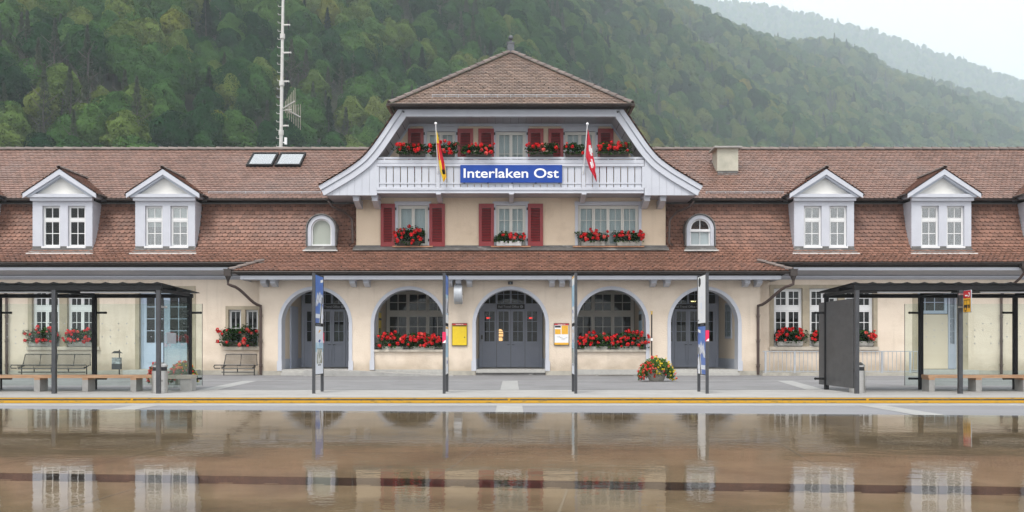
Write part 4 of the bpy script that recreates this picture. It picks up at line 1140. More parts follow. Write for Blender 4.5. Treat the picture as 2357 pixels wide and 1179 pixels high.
Dbowl = CZ * F / (878 - 797) - CD
bowl(X(1511, Dbowl), Dbowl, 'round concrete bowl of red and yellow flowers standing in the open before the right arches', 1.12)
bowl(X(420, -9.5), -9.5, 'round concrete bowl of red flowers half hidden behind the end of the left shelter', 1.0).scale = (.8, .8, .85)
bowl(X(358, -9.3), -9.3, 'round concrete flower bowl hidden behind the left litter bin', .7).scale = (.6, .6, .8)

# ---- flags and poles on the balcony
def flag(name, label, base, top, rows, paint, mats, plab):
    p = thing('flag', label, 'flag', (X(base[0], BF - .09), BF - .09, Z(base[1], BF - .09)))
    L = Vector(p.location); YT = BF - .75
    tp = Vector((X(top[0], YT), YT, Z(top[1], YT))) - L
    m = MB(); m.tube([(0, 0, 0), tp], [.022, .018], 8); m.ball(tp + Vector((0, 0, .04)), .055, 12); m.tube([(0, 0, 0), (0, .06, -.12)], .03, 8); m.build('pole', SIGNW, p)
    m = MB(); NC = 9; grid = []
    NR = 34
    for i in range(NR + 1):
        y = rows[0][0] + (rows[-1][0] - rows[0][0]) * i / NR
        for r, s in zip(rows, rows[1:]):
            if r[0] <= y <= s[0] + 1e-6:
                k = (y - r[0]) / (s[0] - r[0]); xl = r[1] + (s[1] - r[1]) * k; xr = r[2] + (s[2] - r[2]) * k; break
        row = []
        for j in range(NC + 1):
            f = j / NC; yy = YT + .10 + .30 * (i / NR) + .07 * math.sin(f * 7.5 + i * .09) * min(1, i / 6)
            row.append((X(xl + (xr - xl) * f, yy) - L.x, yy - L.y, Z(y, yy) - L.z, xl + (xr - xl) * f, y))
        grid.append(row)
    for i in range(NR):
        for j in range(NC):
            q = [grid[i][j], grid[i][j + 1], grid[i + 1][j + 1], grid[i + 1][j]]
            cxp = sum(v[3] for v in q) / 4; cyp = sum(v[4] for v in q) / 4
            m.add([v[:3] for v in q], [(0, 1, 2, 3)], paint(cxp, cyp, (j + .5) / NC))
    m.build('cloth', mats, p, smooth=True)


def paint_ch(x, y, f):
    if 335 < y < 358 and abs(x - (1357.5 + (y - 335) * .16)) < (3.2 if 340 < y < 351 else 2.2): return 1
    if 366 < y < 389 and abs(x - (1361.5 + (y - 366) * .10)) < (3.4 if 372 < y < 382 else 1.8): return 1
    return 0


def paint_be(x, y, f):
    if y < 329: return 1 if f < .78 or y < 318 else 0
    if 392 < y < 402 and f > .35: return 2 if f < .85 else 1
    if y >= 400: return 1
    if f > .93 and y > 378: return 1
    if y > 335 and .22 < f < .33: return 1
    if y > 368 and f < .42: return 1
    return 0


flag('flag', 'red Swiss flag with white cross hanging limp right of the station sign', (1343, 393), (1352, 288), [(299, 1352.5, 1354), (330, 1351, 1360.5), (345, 1349.5, 1363), (362, 1348.5, 1366), (382, 1355, 1371), (392, 1358, 1369.5), (405, 1366, 1373), (419, 1372.5, 1373.5)], paint_ch, [FLAGR, SIGNW], '')
flag('flag', 'yellow and red flag hanging limp from a pole on the left of the balcony', (1008, 392), (1003, 287), [(298, 1003, 1004.5), (328, 1004.5, 1012.5), (350, 1007, 1017), (378, 1010.5, 1023.5), (395, 1013, 1026), (408, 1017.5, 1027.5), (419, 1020.5, 1022)], paint_be, [FLAGR, FLAGY, BLACK], '')

# ---- station sign on the balustrade
SY = BF - .10
x0, x1, z0, z1 = X(1059.5, SY), X(1294, SY), Z(420.5, SY), Z(380, SY)
t = thing('station_sign', 'long blue sign reading Interlaken Ost on the balcony balustrade', 'sign', ((x0 + x1) / 2, SY, z0))
w = (x1 - x0) / 2; h = z1 - z0
m = MB(); m.box(-w, w, 0, .045, 0, h); m.build('board', BLUE, t)
text_mesh('lettering', 'Interlaken Ost', .50, SIGNW, t, (-.0, -.006, h * .505), bold=.006, width=X(1286, SY) - X(1067, SY))
m = MB()
for k in (-.92, -.46, .02, .48, .94): m.box(w * k - .04, w * k + .04, .0, .045, -.03, -.002)
m.build('clip', BLACK, t)

# ---- Travel Office signs above the doors
for k, (txt, lab, xc) in enumerate((('Rail Travel Office', 'dark sign reading Travel Office above the doors of the far left arch', None), ('Rail Travel Office', 'dark sign reading Rail Travel Office above the central entrance doors', None), ('Rail Travel Office', 'dark sign reading Rail Travel Office above the doors of the far right arch', None))):
    nx = niches[(0, 2, 4)[k]]; YY = NY - .16; zc = Z(706, YY); cx = (nx[0] + nx[1]) / 2 + (0, .0, -.05)[k]
    t = thing('door_sign', lab, 'sign', (cx, YY, zc - .105), 'travel office signs')
    m = MB(); m.box(-.58, .58, 0, .05, 0, .21); m.build('board', BLACK, t)
    text_mesh('lettering', txt, .125, GALV, t, (-.09, -.005, .10), bold=.003, width=.86)
    m = MB(); m.lathe([(.062, 0), (.062, .004)], (0, 0, 0), 20); o = m.build('info_disc', GALV, t); o.location = (.45, -.002, .105); o.rotation_euler = (R(90), 0, 0)
    text_mesh('lettering', 'i', .10, BLACK, t, (.45, -.011, .105), bold=.004)
nx = niches[2]
for xx, lab in ((1124, 'red LED display in the glass left of the central doors'), (1222, 'red LED display in the glass right of the central doors')):
    YY = NY + .12; t = thing('led_display', lab, 'display', (X(xx, YY), YY, Z(732, YY) - .1), 'LED displays by the entrance')
    m = MB(); m.box(-.14, .14, 0, .06, -.03, .22); m.build('case', BLACK, t)
    m = MB()
    for u in (-.075, -.035, .005, .045): m.box(u, u + .026, -.004, -.001, .065, .125)
    m.build('digits', EMR, t)
YY = NY + .5; t = thing('lantern', 'glowing orange lantern behind the glass of the central doors', 'lamp', (X(1151, YY), YY, Z(785, YY)))
m = MB(); m.lathe([(.10, 0), (.11, .02), (.10, .14), (.09, .15)], n=16); m.lathe([(.12, .17), (.13, .2), (.13, .38), (.09, .47), (.03, .5)], n=16); m.build('glow', EMW, t)
m = MB()
for zz in (.155, .29): m.lathe([(.135, zz), (.14, zz + .015), (.135, zz + .03)], n=16)
m.tube([(0, 0, .5), (0, 0, 1.1)], .01, 6); m.lathe([(.06, -.04), (.09, 0)], n=12); m.build('bands', BLACK, t)
YY = NY + .8
for (xx, yy, lab) in ((925, 677, 'lit yellow ceiling lamp seen in the window of the arch left of the entrance'), (1596, 695, 'lit yellow ceiling lamp seen above the doors of the far right arch')):
    t = thing('ceiling_lamp', lab, 'lamp', (X(xx, YY), YY, Z(yy, YY)), 'lit lamps inside'); m = MB(); m.box(-.1, .1, -.04, .04, 0, .035); m.build('tube', EML, t); m = MB(); m.box(-.13, .13, -.06, .06, .036, .06); m.build('case', WHITE, t)

# ---- clock, camera, notice boards
t = thing('station_clock', 'round double sided station clock seen edge on under the eaves', 'clock', (X(1055, -.45), -.45, Z(678, -.45)))
m = MB(); r = .37; m.lathe([(r - .02, -.15), (r, -.14), (r, .14), (r - .02, .15)], n=40, axis='x'); m.build('case', GALV, t)
for s in (-1, 1):
    m = MB(); m.lathe([(r - .03, .151 * s), (r - .03, .156 * s)], n=40, axis='x'); f = m.build('dial', SIGNW, t)
    m = MB()
    for k in range(12):
        a = 2 * math.pi * k / 12; m.add([(.159 * s, math.cos(a) * .26 - math.sin(a) * .012, math.sin(a) * .26 + math.cos(a) * .012), (.159 * s, math.cos(a) * .32 - math.sin(a) * .012, math.sin(a) * .32 + math.cos(a) * .012), (.159 * s, math.cos(a) * .32 + math.sin(a) * .012, math.sin(a) * .32 - math.cos(a) * .012), (.159 * s, math.cos(a) * .26 + math.sin(a) * .012, math.sin(a) * .26 - math.cos(a) * .012)], [(0, 1, 2, 3)])
    m.box(*sorted((.158 * s, .162 * s)), -.012, .012, -.02, .26); m.box(*sorted((.163 * s, .166 * s)), -.02, .18, -.012, .012); m.build('hands', BLACK, f)
m = MB(); m.tube([(0, 0, r), (0, 0, r + .2)], .03, 8); m.build('hanger', TRIMD, t)
m = MB(); m.box(-.09, .09, 0, .07, -.05, .06); t = thing('wall_lamp', 'small black box lamp on the wall above the central arch', 'lamp', (X(1175, -.08), -.08, Z(652))); m.build('housing', BLACK, t); m = MB(); m.box(-.03, .02, -.004, -.001, -.02, .02); m.build('lens', GALV, t)
m = MB(); m.box(-.045, .045, 0, .06, 0, .22); t = thing('intercom', 'small grey intercom on the left cheek of the central arch', 'intercom', (niches[2][0] + .14, 3.3, Z(782, 2.2))); m.build('case', GALV, t); m = MB(); m.box(-.03, .03, -.004, -.001, .03, .19); m.build('grille', WIRE, t)


def board(xa, xb, ya, yb, label):
    YY = -.055; x0, x1, z0, z1 = X(xa, YY), X(xb, YY), Z(yb, YY), Z(ya, YY); w = (x1 - x0) / 2; h = z1 - z0
    t = thing('notice_board', label, 'notice board', ((x0 + x1) / 2, YY, z0), 'timetable boards by the entrance')
    m = MB(); frame(m, -w, w, 0, h, 0, .05, .018); m.build('frame', GUTTER, t)
    m = MB(); m.box(-w + .018, w - .018, .002, .03, h - .075, h - .018); m.build('header', SIGNR, t)
    text_mesh('lettering', 'Interlaken Ost', .05, SIGNW, t, (0, .0, h - .047), bold=.001, depth=.001)
    return t, w, h


t, w, h = board(1040, 1075.5, 744, 796, 'yellow departure timetable board left of the central arch')
m = MB(); m.box(-w + .018, w - .018, .01, .03, .018, h - .076); m.build('sheet', YEL, t)
m = MB(); m.box(-w + .03, w - .03, .008, .0095, h - .125, h - .085); m.build('heading', BLACK, t)
m = MB(); m.lathe([(.022, 0), (.022, .004)], n=14); o = m.build('lock', GUTTER, t); o.location = (w - .1, .006, .32); o.rotation_euler = (R(90), 0, 0)
t, w, h = board(1275, 1310, 744, 795, 'red topped notice board with yellow panels and white map right of the central arch')
m = MB(); m.box(-w + .018, w - .018, .012, .03, .018, h - .076); m.build('sheet', SIGNW, t)
m = MB(); m.build('footer', ORG, t) if m.box(-w + .02, w - .02, .009, .011, .02, .10) else 0
MB().box(-w + .04, -.03, .009, .011, h * .5, h - .23).build('yellow_panel', ORG, t); MB().box(.0, w - .04, .009, .011, h * .5, h - .09).build('yellow_panel', ORG, t)
m = MB(); m.box(-w + .04, -.03, .009, .011, h - .17, h - .10); m.tube([(-.18, .01, .33), (-.02, .01, .31), (.08, .01, .25), (.22, .01, .30)], .004, 4); m.tube([(-.1, .01, .36), (0, .01, .24), (.15, .01, .2)], .003, 4); m.build('map_lines', BLACK, t)
# posters on the cheeks of the niches
nx = niches[1]; t = thing('poster', 'yellow poster on the left cheek of the arch left of the entrance', 'poster', (nx[0] + .03, 1.5, Z(773, 1.5)))
m = MB(); m.box(-.028, .0, -.5, .5, 0, .98); m.build('frame', GALV, t); m = MB(); m.box(.001, .006, -.43, .43, .05, .92); m.build('sheet', YEL, t); m = MB(); m.box(.007, .009, -.4, .4, .62, .70); m.box(.007, .009, -.3, .1, .1, .3); m.build('print', BLACK, t)
nx = niches[3]; t = thing('poster', 'framed grey poster on the right cheek of the arch right of the entrance', 'poster', (nx[1] - .03, 1.5, Z(770, 1.5)))
m = MB(); m.box(.0, .028, -.5, .5, 0, .98); m.build('frame', GALV, t); m = MB(); m.box(-.006, -.001, -.43, .43, .05, .92); m.build('sheet', PSKY, t); m = MB(); m.box(-.009, -.007, -.43, .43, .55, .80); m.build('print', BLACK, t)

# ---- thin post by the right pier, railing, grate
YY = -.35; t = thing('thin_post', 'thin dark post with a gold tip against the wall behind the flower bowl', 'post', (X(1500, YY), YY, 0))
m = MB(); m.tube([(0, 0, 0), (0, 0, 2.32)], .028, 10); m.build('shaft', GUTTER, t); m = MB(); m.lathe([(.03, 2.32), (.04, 2.34), (.03, 2.40), (.045, 2.42), (.045, 2.45)], n=12); m.build('tip', GOLD, t); m = MB(); m.box(-.035, .035, -.04, -.028, 1.32, 1.42); m.build('label_plate', SIGNW, t)
YY = -.55; z0, z1 = .12, Z(808, YY); posts = [1762, 1829, 1896, 1962, 2030, 2095]
t = thing('railing', 'low grey metal railing along the wall of the right wing', 'railing', (X(1762, YY), YY, 0)); bx = X(1762, YY)
m = MB(); xe = X(2118, YY) - bx; m.box(-.1, xe, -.02, .02, z1 - .03, z1); m.box(-.1, xe, -.015, .015, z0 + .02, z0 + .045); m.build('rail', GALV, t)
for p in posts: x = X(p, YY) - bx; MB().box(x - .035, x + .035, -.025, .025, 0.0, z1 - .031).build('post', GALV, t)
m = MB(); x = .0
while x < xe:
    m.tube([(x, 0, z0 + .045), (x, 0, z1 - .03)], .012, 5, cap=False); x += .16
m.build('bars', GALV, t)
MB().box(X(1757, YY) - bx - .05, X(2118, YY) - bx + .1, -.1, .12, 0, .10).build('kerb', PLINTH, t)
t = thing('grate', 'dark light shaft grate in the paving under the right trough window', 'grate', (X(1417, -.9), -.9, 0.004)); m = MB(); frame(m, -.72, .72, 0, .02, -.35, .35, .04) if False else m.box(-.74, .74, -.38, .38, 0, .012); m.build('kerb', STRIP, t)
m = MB(); m.box(-.66, .66, -.30, .30, .0125, .016); m.build('grille', WIRE, t)

# ---- wire benches and the dog litter post at the left wing
def wire_bench(xa, xb, Y, seats, label):
    x0, x1 = X(xa, Y), X(xb, Y); w = (x1 - x0) / seats
    t = thing('wire_bench', label, 'bench', (x0, Y, 0), 'black wire benches on the wall')
    zs, zb = .40, .80
    for i in range(seats):
        a, b = i * w + .015, (i + 1) * w - .015
        m = MB(); m.quad((a, -.46, zs - .01), (b, -.46, zs - .01), (b, .0, zs - .03), (a, .0, zs - .03)); m.quad((a, 0, zs - .03), (b, 0, zs - .03), (b, .12, zb), (a, .12, zb)); m.quad((a, -.46, zs - .01), (a, -.44, zs - .13), (b, -.44, zs - .13), (b, -.46, zs - .01)); m.build('seat', MESH_, t)
    m = MB(); W = seats * w; r = .023
    m.tube([(0, .0, zs - .03), (.06, .13, zb + .01), (W - .06, .13, zb + .01), (W, 0, zs - .03)], r, 6)
    m.tube([(-.22, -.40, zs + .0), (-.26, -.42, zs - .06), (-.22, -.44, zs - .12), (0, -.47, zs - .12)], r, 6); m.tube([(W + .0, -.47, zs - .12), (W + .04, -.44, zs - .08), (W, -.42, zs)], r, 6)
    m.tube([(-.22, -.47, zs), (W, -.47, zs)], r, 6); m.tube([(.04, -.45, zs - .14), (W - .02, -.45, zs - .14)], r, 6); m.tube([(.04, -.42, zs - .27), (W - .02, -.42, zs - .27)], r, 6)
    for i in range(1, seats): m.tube([(i * w, .13, zb + .01), (i * w, .0, zs - .03), (i * w, -.47, zs), (i * w, -.45, zs - .14), (i * w, -.42, zs - .27)], r, 6)
    m.build('frame', WIRE, t)
    for u in (.06, W - .06): m = MB(); m.tube([(u, -.2, 0), (u, -.2, zs - .03)], .022, 8); m.tube([(u, .02, zs - .03), (u, -.44, zs - .1)], .02, 6); m.build('leg', WIRE, t)


wire_bench(52, 208, .05, 4, 'long black wire bench with four mesh seats under the double wing window')
wire_bench(515, 592, .05, 2, 'short black wire bench with two mesh seats under the small window')
YY = .2; t = thing('litter_post', 'grey dog litter post with a bag box and hood against the left wing', 'litter bin', (X(270, YY), YY, 0))
m = MB(); m.tube([(.06, .05, 0), (.06, .05, .98)], .022, 8); m.build('post', WIRE, t); m = MB(); m.box(-.17, .17, -.13, .03, .22, .44); m.build('bin', STEEL, t); m = MB(); m.box(-.165, .165, -.125, .025, .441, .68); m.build('bag', mat('plastic_bag', (.03, .035, .035), (.42, .46, .47), 7, .35), t)
m = MB(); m.prism([(-.19, .84), (.19, .84), (.07, .93), (-.07, .93)], -.13, .08); m.lathe([(.08, -.02), (.08, .02)], (0, 0, 0), 14); m.build('hood', WIRE, t)

# ---- totems with posters
def totem(xa, side, label, prints, tags, Y0=-15.1):
    """pair of posts carrying two posters that face along the street; side=+1: posters seen on the right face"""
    x = X(xa, Y0); t = thing('poster_totem', label, 'advertising totem', (x, Y0, 0), 'poster totems along the kerb'); H = 2.84; DP = 1.06
    for yy in (0, DP): MB().box(-.034, .034, yy - .03, yy + .03, 0, H).build('post', STEEL, t)
    zb, zm, zt = .43, 1.63, H - .02
    for k, (za, zc) in enumerate(((zm + .02, zt), (zb, zm - .02))):
        m = MB(); m.box(-.03, .03, .031, DP - .031, za, zc); pn = m.build('panel', ANTH, t)
        for fs in (1, -1):
            X_ = lambda d: fs * (.031 + .002 * d)
            P = prints[k]; m = MB()
            for (mi, poly, d) in P:
                if fs * side < 0: d = d
                pts = [(X_(d), .05 + u * (DP - .10), za + .02 + v * (zc - za - .04)) for u, v in poly]
                m.add(pts, [tuple(range(len(pts)))], mi)
            m.build('poster', [PBLUE, PSNOW, PPALE, PSKY, PGREEN, SIGNW, BLACK, ORG, BLUE, SIGNR], pn)
    for (yy, z) in tags: m = MB(); m.box(-.04, .04, yy - .036, yy + .034, z - .13, z + .13); m.add([(-.039, yy - .038, z - .125), (.039, yy - .038, z - .125), (.039, yy - .038, z - .06), (.01, yy - .038, z - .075)], [(0, 1, 2, 3)], 1); m.build('tag', [PINK, SIGNW], t)


FULL = [(0, 0), (1, 0), (1, 1), (0, 1)]
rc = lambda a, b, c, d: [(a, c), (b, c), (b, d), (a, d)]
MTN = [(0, FULL, 0), (1, [(0, .40), (.12, .52), (.25, .66), (.4, .58), (.55, .70), (.7, .6), (.85, .64), (1, .55), (1, .42), (.7, .38), (.5, .45), (.3, .40), (.15, .34)], 1), (5, [(.45, 0), (.95, 0), (.98, .30), (.80, .42), (.66, .40)], 1), (1, [(0, .34), (.2, .36), (.3, .42), (.1, .46), (0, .42)], 2), (2, rc(0, 1, .10, .19), 2), (6, [(.5, .0), (.64, .0), (.70, .2), (.82, .42), (.74, .42), (.62, .2)], 3), (6, rc(.78, .9, .42, .56), 3), (5, [(.62, .86), (.96, .89), (.96, .95), (.62, .92)], 2)]
PALE = [(2, FULL, 0), (3, rc(0, 1, .46, .66), 1), (6, rc(.14, .88, .525, .535), 3), (4, rc(.16, .86, .22, .52), 2), (6, rc(.3, .7, .18, .20), 2), (7, [(.35, .88), (.45, .86), (.65, .92), (.55, .94)], 2), (2, rc(.2, .8, .77, .80), 2), (8, [(.35, .68), (.5, .66), (.65, .70), (.6, .73), (.45, .72)], 2)]
WHT = [(5, FULL, 0), (6, [(.6, .84), (.75, .78), (.9, .80), (.92, .94), (.78, .99), (.62, .94)], 1), (2, rc(.3, .9, .55, .56), 1), (2, rc(.45, .65, .30, .44), 1), (2, rc(.4, .6, .22, .24), 1), (6, rc(.84, .95, .05, .08), 1)]
SNOWB = [(3, FULL, 0), (0, rc(0, 1, .6, 1), 1), (1, [(0, .2), (1, .2), (1, .48), (.6, .56), (.3, .5), (0, .54)], 2), (5, rc(0, 1, 0, .18), 2), (6, [(.55, .22), (.8, .22), (.9, .5), (.7, .44)], 3)]
LITE = [(5, FULL, 0), (3, rc(0, 1, .35, .8), 1), (7, rc(.1, .9, .95, .99), 1), (8, [(.4, .22), (.6, .2), (.7, .27), (.5, .3)], 2), (2, rc(.2, .9, .05, .15), 1)]
totem(722.3, 1, 'poster totem with blue mountain poster above a pale one before the far left arch', (MTN, PALE), [(1.06, 1.32)])
totem(1022.4, 1, 'poster totem with a pink tag standing left of the central entrance', (SNOWB, LITE), [(0, 1.32)])
totem(1325.4, -1, 'poster totem without a tag standing right of the central entrance', (LITE, PALE), [])
totem(1627.6, -1, 'poster totem with white poster above a blue mountain one before the far right arch', (WHT, MTN), [(0, 1.36)])

# ---- bus shelters
def shelter(sg, label):
    fx = [365, 125, -115, -355] if sg < 0 else [1972, 2210, 2448, 2686]
    YF, YB = -15.1, -12.8; xs = [X(p, YF) for p in fx]; xe = xs[0]
    t = thing('bus_shelter', label, 'bus shelter', (xe, YF, 0), 'bus shelters along the kerb'); L = lambda x: x - xe
    H = 2.43
    for x in xs:
        MB().box(L(x) - .045, L(x) + .045, -.05, .05, 0, H).build('post', STEEL, t)
        MB().box(L(x) - .05, L(x) + .05, 2.25, 2.35, 0, 2.36).build('post', ANTH, t)
    xa, xb = sorted((L(xs[0]) - sg * .08, L(xs[-1])))
    m = MB()
    m.box(xa, xb, -.05, .05, H + .001, H + .13); m.box(xa, xb, 2.24, 2.36, 2.361, 2.46); m.box(xa, xb, 1.05, 1.15, H + .04, H + .12)
    for x in xs: m.box(L(x) - .04, L(x) + .04, .05, 2.24, 2.40, 2.47)
    m.build('roof_frame', ANTH, t)
    m = MB(); z0, z1 = 2.575, 2.50
    xa2, xb2 = sorted((L(xs[0]) - sg * .12, L(xs[-1])))
    m.add([(xa2, -.08, z0), (xb2, -.08, z0), (xb2, 2.75, z1), (xa2, 2.75, z1), (xa2, -.08, z0 + .02), (xb2, -.08, z0 + .02), (xb2, 2.75, z1 + .02), (xa2, 2.75, z1 + .02)], [(0, 3, 2, 1), (4, 5, 6, 7), (0, 1, 5, 4), (1, 2, 6, 5), (2, 3, 7, 6), (3, 0, 4, 7)])
    x = xa2 + .06
    while x < xb2 - .1:
        m.add([(x - .10, -.08, z0 + .021), (x + .10, -.08, z0 + .021), (x, -.08, z0 + .048), (x - .10, 2.75, z1 + .021), (x + .10, 2.75, z1 + .021), (x, 2.75, z1 + .048)], [(0, 1, 2), (5, 4, 3), (0, 2, 5, 3), (1, 4, 5, 2)]); x += .405
    m.build('roof', ANTH, t)
    for a, b in zip(xs, xs[1:]):
        a, b = sorted((L(a), L(b))); MB().box(a + .55, b - .15, .14, .20, 2.375, 2.405).build('lamp_tube', SIGNW, t)
    # glass back
    gz0, gz1 = .10, 2.21
    bxs = [L(x) for x in xs]
    if sg < 0:
        pans = [(bxs[1] + .02, bxs[0] - .02 + .0)] + [(b + .02, a - .02) for a, b in zip(bxs[1:], bxs[2:])] + [(bxs[0] + .03, bxs[0] + .30)]
    else:
        pans = [(bxs[1] - .38, bxs[1] + .0)] + [(a + .02, b - .02) for a, b in zip(bxs[1:], bxs[2:])]
    for a, b in pans:
        g = MB().box(a, b, 2.38, 2.392, gz0, gz1).build('glass_panel', CLEAR, t)
        m = MB(); m.box(a - .006, a + .004, 2.378, 2.394, gz0, gz1) if (sg > 0 and b - a < .5) else m.box(b - .004, b + .006, 2.378, 2.394, gz0, gz1); m.build('glass_edge', STEEL, g)
        if b - a > 1:
            m = MB(); k = 0
            for zz in (1.36, 1.53, 1.70, 1.19):
                for q in range(11):
                    if (q * 7 + k * 3) % 5 < 3: u = a + .15 + (b - a - .3) * q / 10; m.box(u - .014, u + .014, 2.374, 2.378, zz - .014, zz + .014)
                k += 1
            tag(m.build('marker_dots', GALV, g), kind='stuff')
    for x in xs:
        for zz in (.28, 1.98):
            for s in (1,):
                m = MB(); m.tube([(L(x), 2.36, zz), (L(x) - sg * .0 + .27 * (1 if sg < 0 else -1), 2.36, zz)], .028, 8); m.ball((L(x) + .27 * (1 if sg < 0 else -1), 2.36, zz), .034, 8); m.build('clamp', ANTH, t)
    if sg < 0:
        g = MB().box(-.006 + .02, .006 + .02, .30, 2.15, .10, 2.22).build('glass_panel', CLEAR, t)
        MB().box(.012, .028, .292, .302, .10, 2.22).build('glass_edge', STEEL, g)
        MB().box(.027, .032, .50, 1.15, 1.18, 1.44).build('info_plate', GALV, g)
        for zz in (.30, 2.05): m = MB(); m.tube([(0, .05, zz), (.02, .42, zz)], .026, 8); m.ball((.03, .42, zz), .035, 8); m.build('clamp', INOX, t)
    else:
        m = MB(); m.box(-.03, .03, .16, 2.85, .118, 2.25); pn = m.build('side_panel', PANEL, t)
        for zz in (.5, 1.9): MB().box(-.02, .02, .051, .159, zz, zz + .08).build('bracket', ANTH, t)
    return t


shelter(-1, 'open dark steel bus shelter with glass end, left of the crossing')
shelter(1, 'open dark steel bus shelter with solid grey end panel, right of the crossing')
for sg, xa, xb, sup, lab in ((-1, -14.2, X(352, -14.1), (77.9, 188.9, 299.9, -33), 'long wooden bench on concrete blocks inside the left shelter'), (1, X(2137, -14.1), 14.2, (2139, 2247, 2356, 2464), 'long wooden bench on concrete blocks inside the right shelter')):
    t = thing('long_bench', lab, 'bench', ((xa + xb) / 2, -14.1, 0), 'wooden shelter benches'); c = (xa + xb) / 2
    m = MB()
    for k in range(4): m.box(xa - c, xb - c, k * .115, k * .115 + .105, .335, .41)
    m.build('seat', WOOD, t)
    for p in sup:
        u = X(p, -14.1) - c + (0 if sg < 0 else 0); MB().box(u, u + .14, .01, .45, 0, .29).build('support', CONC, t); MB().box(u, u + .14, .005, .45, .291, .333).build('wood_pad', WOOD, t)
t = thing('short_bench', 'short weathered bench on a concrete block seen through the glass end of the left shelter', 'bench', (X(412, -13.9), -13.9, 0)); MB().box(-.30, .30, 0, .46, .31, .40).build('seat', WOODW, t); MB().box(.02, .30, .03, .42, 0, .309).build('support', CONC, t)
for p, Y, lab in ((368, -14.75, 'round stainless litter bin at the end of the left shelter'), (1973, -14.6, 'round stainless litter bin behind the first post of the right shelter')):
    t = thing('litter_bin', lab, 'litter bin', (X(p, Y), Y, 0), 'stainless litter bins'); r = .185
    MB().lathe([(r, 0), (r, .53)], n=28).build('body', INOX, t, smooth=False)
    MB().lathe([(r - .02, .531), (r - .02, .62)], n=28).build('opening', BLACK, t)
    MB().lathe([(r, .621), (r, .66), (r * .55, .73), (r * .5, .72)], n=28).build('lid', INOX, t)
# ---- bus stop flag sign on the right shelter post
YY = -15.2; t = thing('bus_stop_sign', 'red and yellow bus stop sign fixed to a right shelter post', 'sign', (X(2210, -15.1) + .05, YY, Z(720, -15.3)))
def rr(w0, w1, h0, h1, r):
    out = []
    for cx, cy, a0 in ((w1 - r, h0 + r, -90), (w1 - r, h1 - r, 0), (w0 + r, h1 - r, 90), (w0 + r, h0 + r, 180)):
        for k in range(5): a = R(a0 + 22.5 * k); out.append((cx + r * math.cos(a), cy + r * math.sin(a)))
    return out
ang = R(90); ca, sa = math.cos(ang), math.sin(ang)
pt = lambda u, v, d: (u * ca - d * sa, -u * sa - d * ca, v)
def sheet(mb, poly, d, mi=0): mb.add([pt(u, v, d) for u, v in poly], [tuple(range(len(poly)))], mi)
m = MB(); P = rr(0, .40, 0, .52, .03); m.add([pt(u, v, 0) for u, v in P] + [pt(u, v, .02) for u, v in P], [tuple(range(20)), tuple(range(39, 19, -1))] + [(i, (i + 1) % 20, 20 + (i + 1) % 20, 20 + i) for i in range(20)]); m.build('plate', GALV, t)
for dd in (.023, -.003):
    s = 1 if dd > 0 else -1
    m = MB(); sheet(m, rc(.012, .388, .335, .508), dd); m.build('red_field', SIGNR, t)
    m = MB(); sheet(m, rc(.012, .388, .012, .333), dd); m.build('yellow_field', ORG, t)
    d2 = dd + .003 * s; m = MB()
    sheet(m, [(.10, .38), (.24, .38), (.24, .41), (.10, .41)], d2); sheet(m, [(.26, .36), (.32, .37), (.36, .42), (.34, .46), (.27, .46), (.27, .44), (.32, .44), (.33, .42), (.30, .39), (.26, .385)], d2); m.build('emblem', SIGNW, t)
    m = MB()
    sheet(m, rc(.04, .35, .285, .30), d2); sheet(m, rc(.04, .055, .12, .285), d2); sheet(m, rc(.17, .182, .17, .285), d2); sheet(m, rc(.335, .35, .12, .285), d2); sheet(m, rc(.04, .35, .165, .18), d2); sheet(m, rc(.04, .23, .10, .165), d2); sheet(m, rc(.27, .35, .105, .165), d2)
    w = [(.13 + .062 * math.cos(k * math.pi / 8), .085 + .062 * math.sin(k * math.pi / 8)) for k in range(16)]; sheet(m, w, d2 + .002 * s); m.build('bus_symbol', BLACK, t)
    m = MB(); w = [(.13 + .036 * math.cos(k * math.pi / 8), .085 + .036 * math.sin(k * math.pi / 8)) for k in range(16)]; sheet(m, w, d2 + .004 * s); m.build('wheel_hub', ORG, t)
m = MB()
for zz in (.12, .42): m.box(-.14, .0, -.02, .02, zz, zz + .03)
m.build('bracket', INOX, t)

# ---- mast behind the roof
YY = 12.8; t = thing('antenna_mast', 'tall white climbing mast with small antennas behind the left roof', 'mast', (X(641, YY), YY, 0))
HM = 19.5; tilt = .22
m = MB(); ax = lambda z: tilt * (z / 18.0) ** 1.2
zs = [0, 6, 9, 12, 12.02, 14.5, 14.52, 17, HM]; m.tube([(ax(z), 0, z) for z in zs], [.10, .10, .095, .095, .085, .085, .08, .075, .065], 12)
for z in (12.0, 14.5, 16.9): m.lathe([(.13, -.12), (.13, .12)], (ax(z), 0, z), 12)
m.build('pole', MASTW, t)
m = MB(); z = 9.6
while z < HM: m.tube([(ax(z) - .08, 0, z), (ax(z) - .22, -.02, z), (ax(z) - .24, -.02, z + .08)], .016, 5); z += .42
m.build('climbing_pegs', MASTW, t)
for yy, ln in ((58, .3), (122, .38), (188, .3), (290, .3)):
    z = Z(yy, YY); m = MB(); m.tube([(ax(z), 0, z), (ax(z) + ln + .08, -.02, z)], .05, 8); m.build('arm', MASTW, t); m = MB(); m.tube([(ax(z) + ln, -.02, z - .22), (ax(z) + ln, -.02, z + .22)], .032, 8); m.build('dipole', BLACK, t)
z = Z(252, YY); m = MB(); e1 = Vector((ax(z) + .82, -.6, z + .28)); e2 = Vector((ax(z) + .86, .5, z - .28)); b0 = Vector((ax(z), 0, z))
m.tube([b0, e1], .03, 6); m.tube([b0 + Vector((.25, 0, 0)), e2], .03, 6); m.tube([b0 + Vector((0, 0, -.06)), b0 + Vector((.5, 0, -.02))], .03, 6)
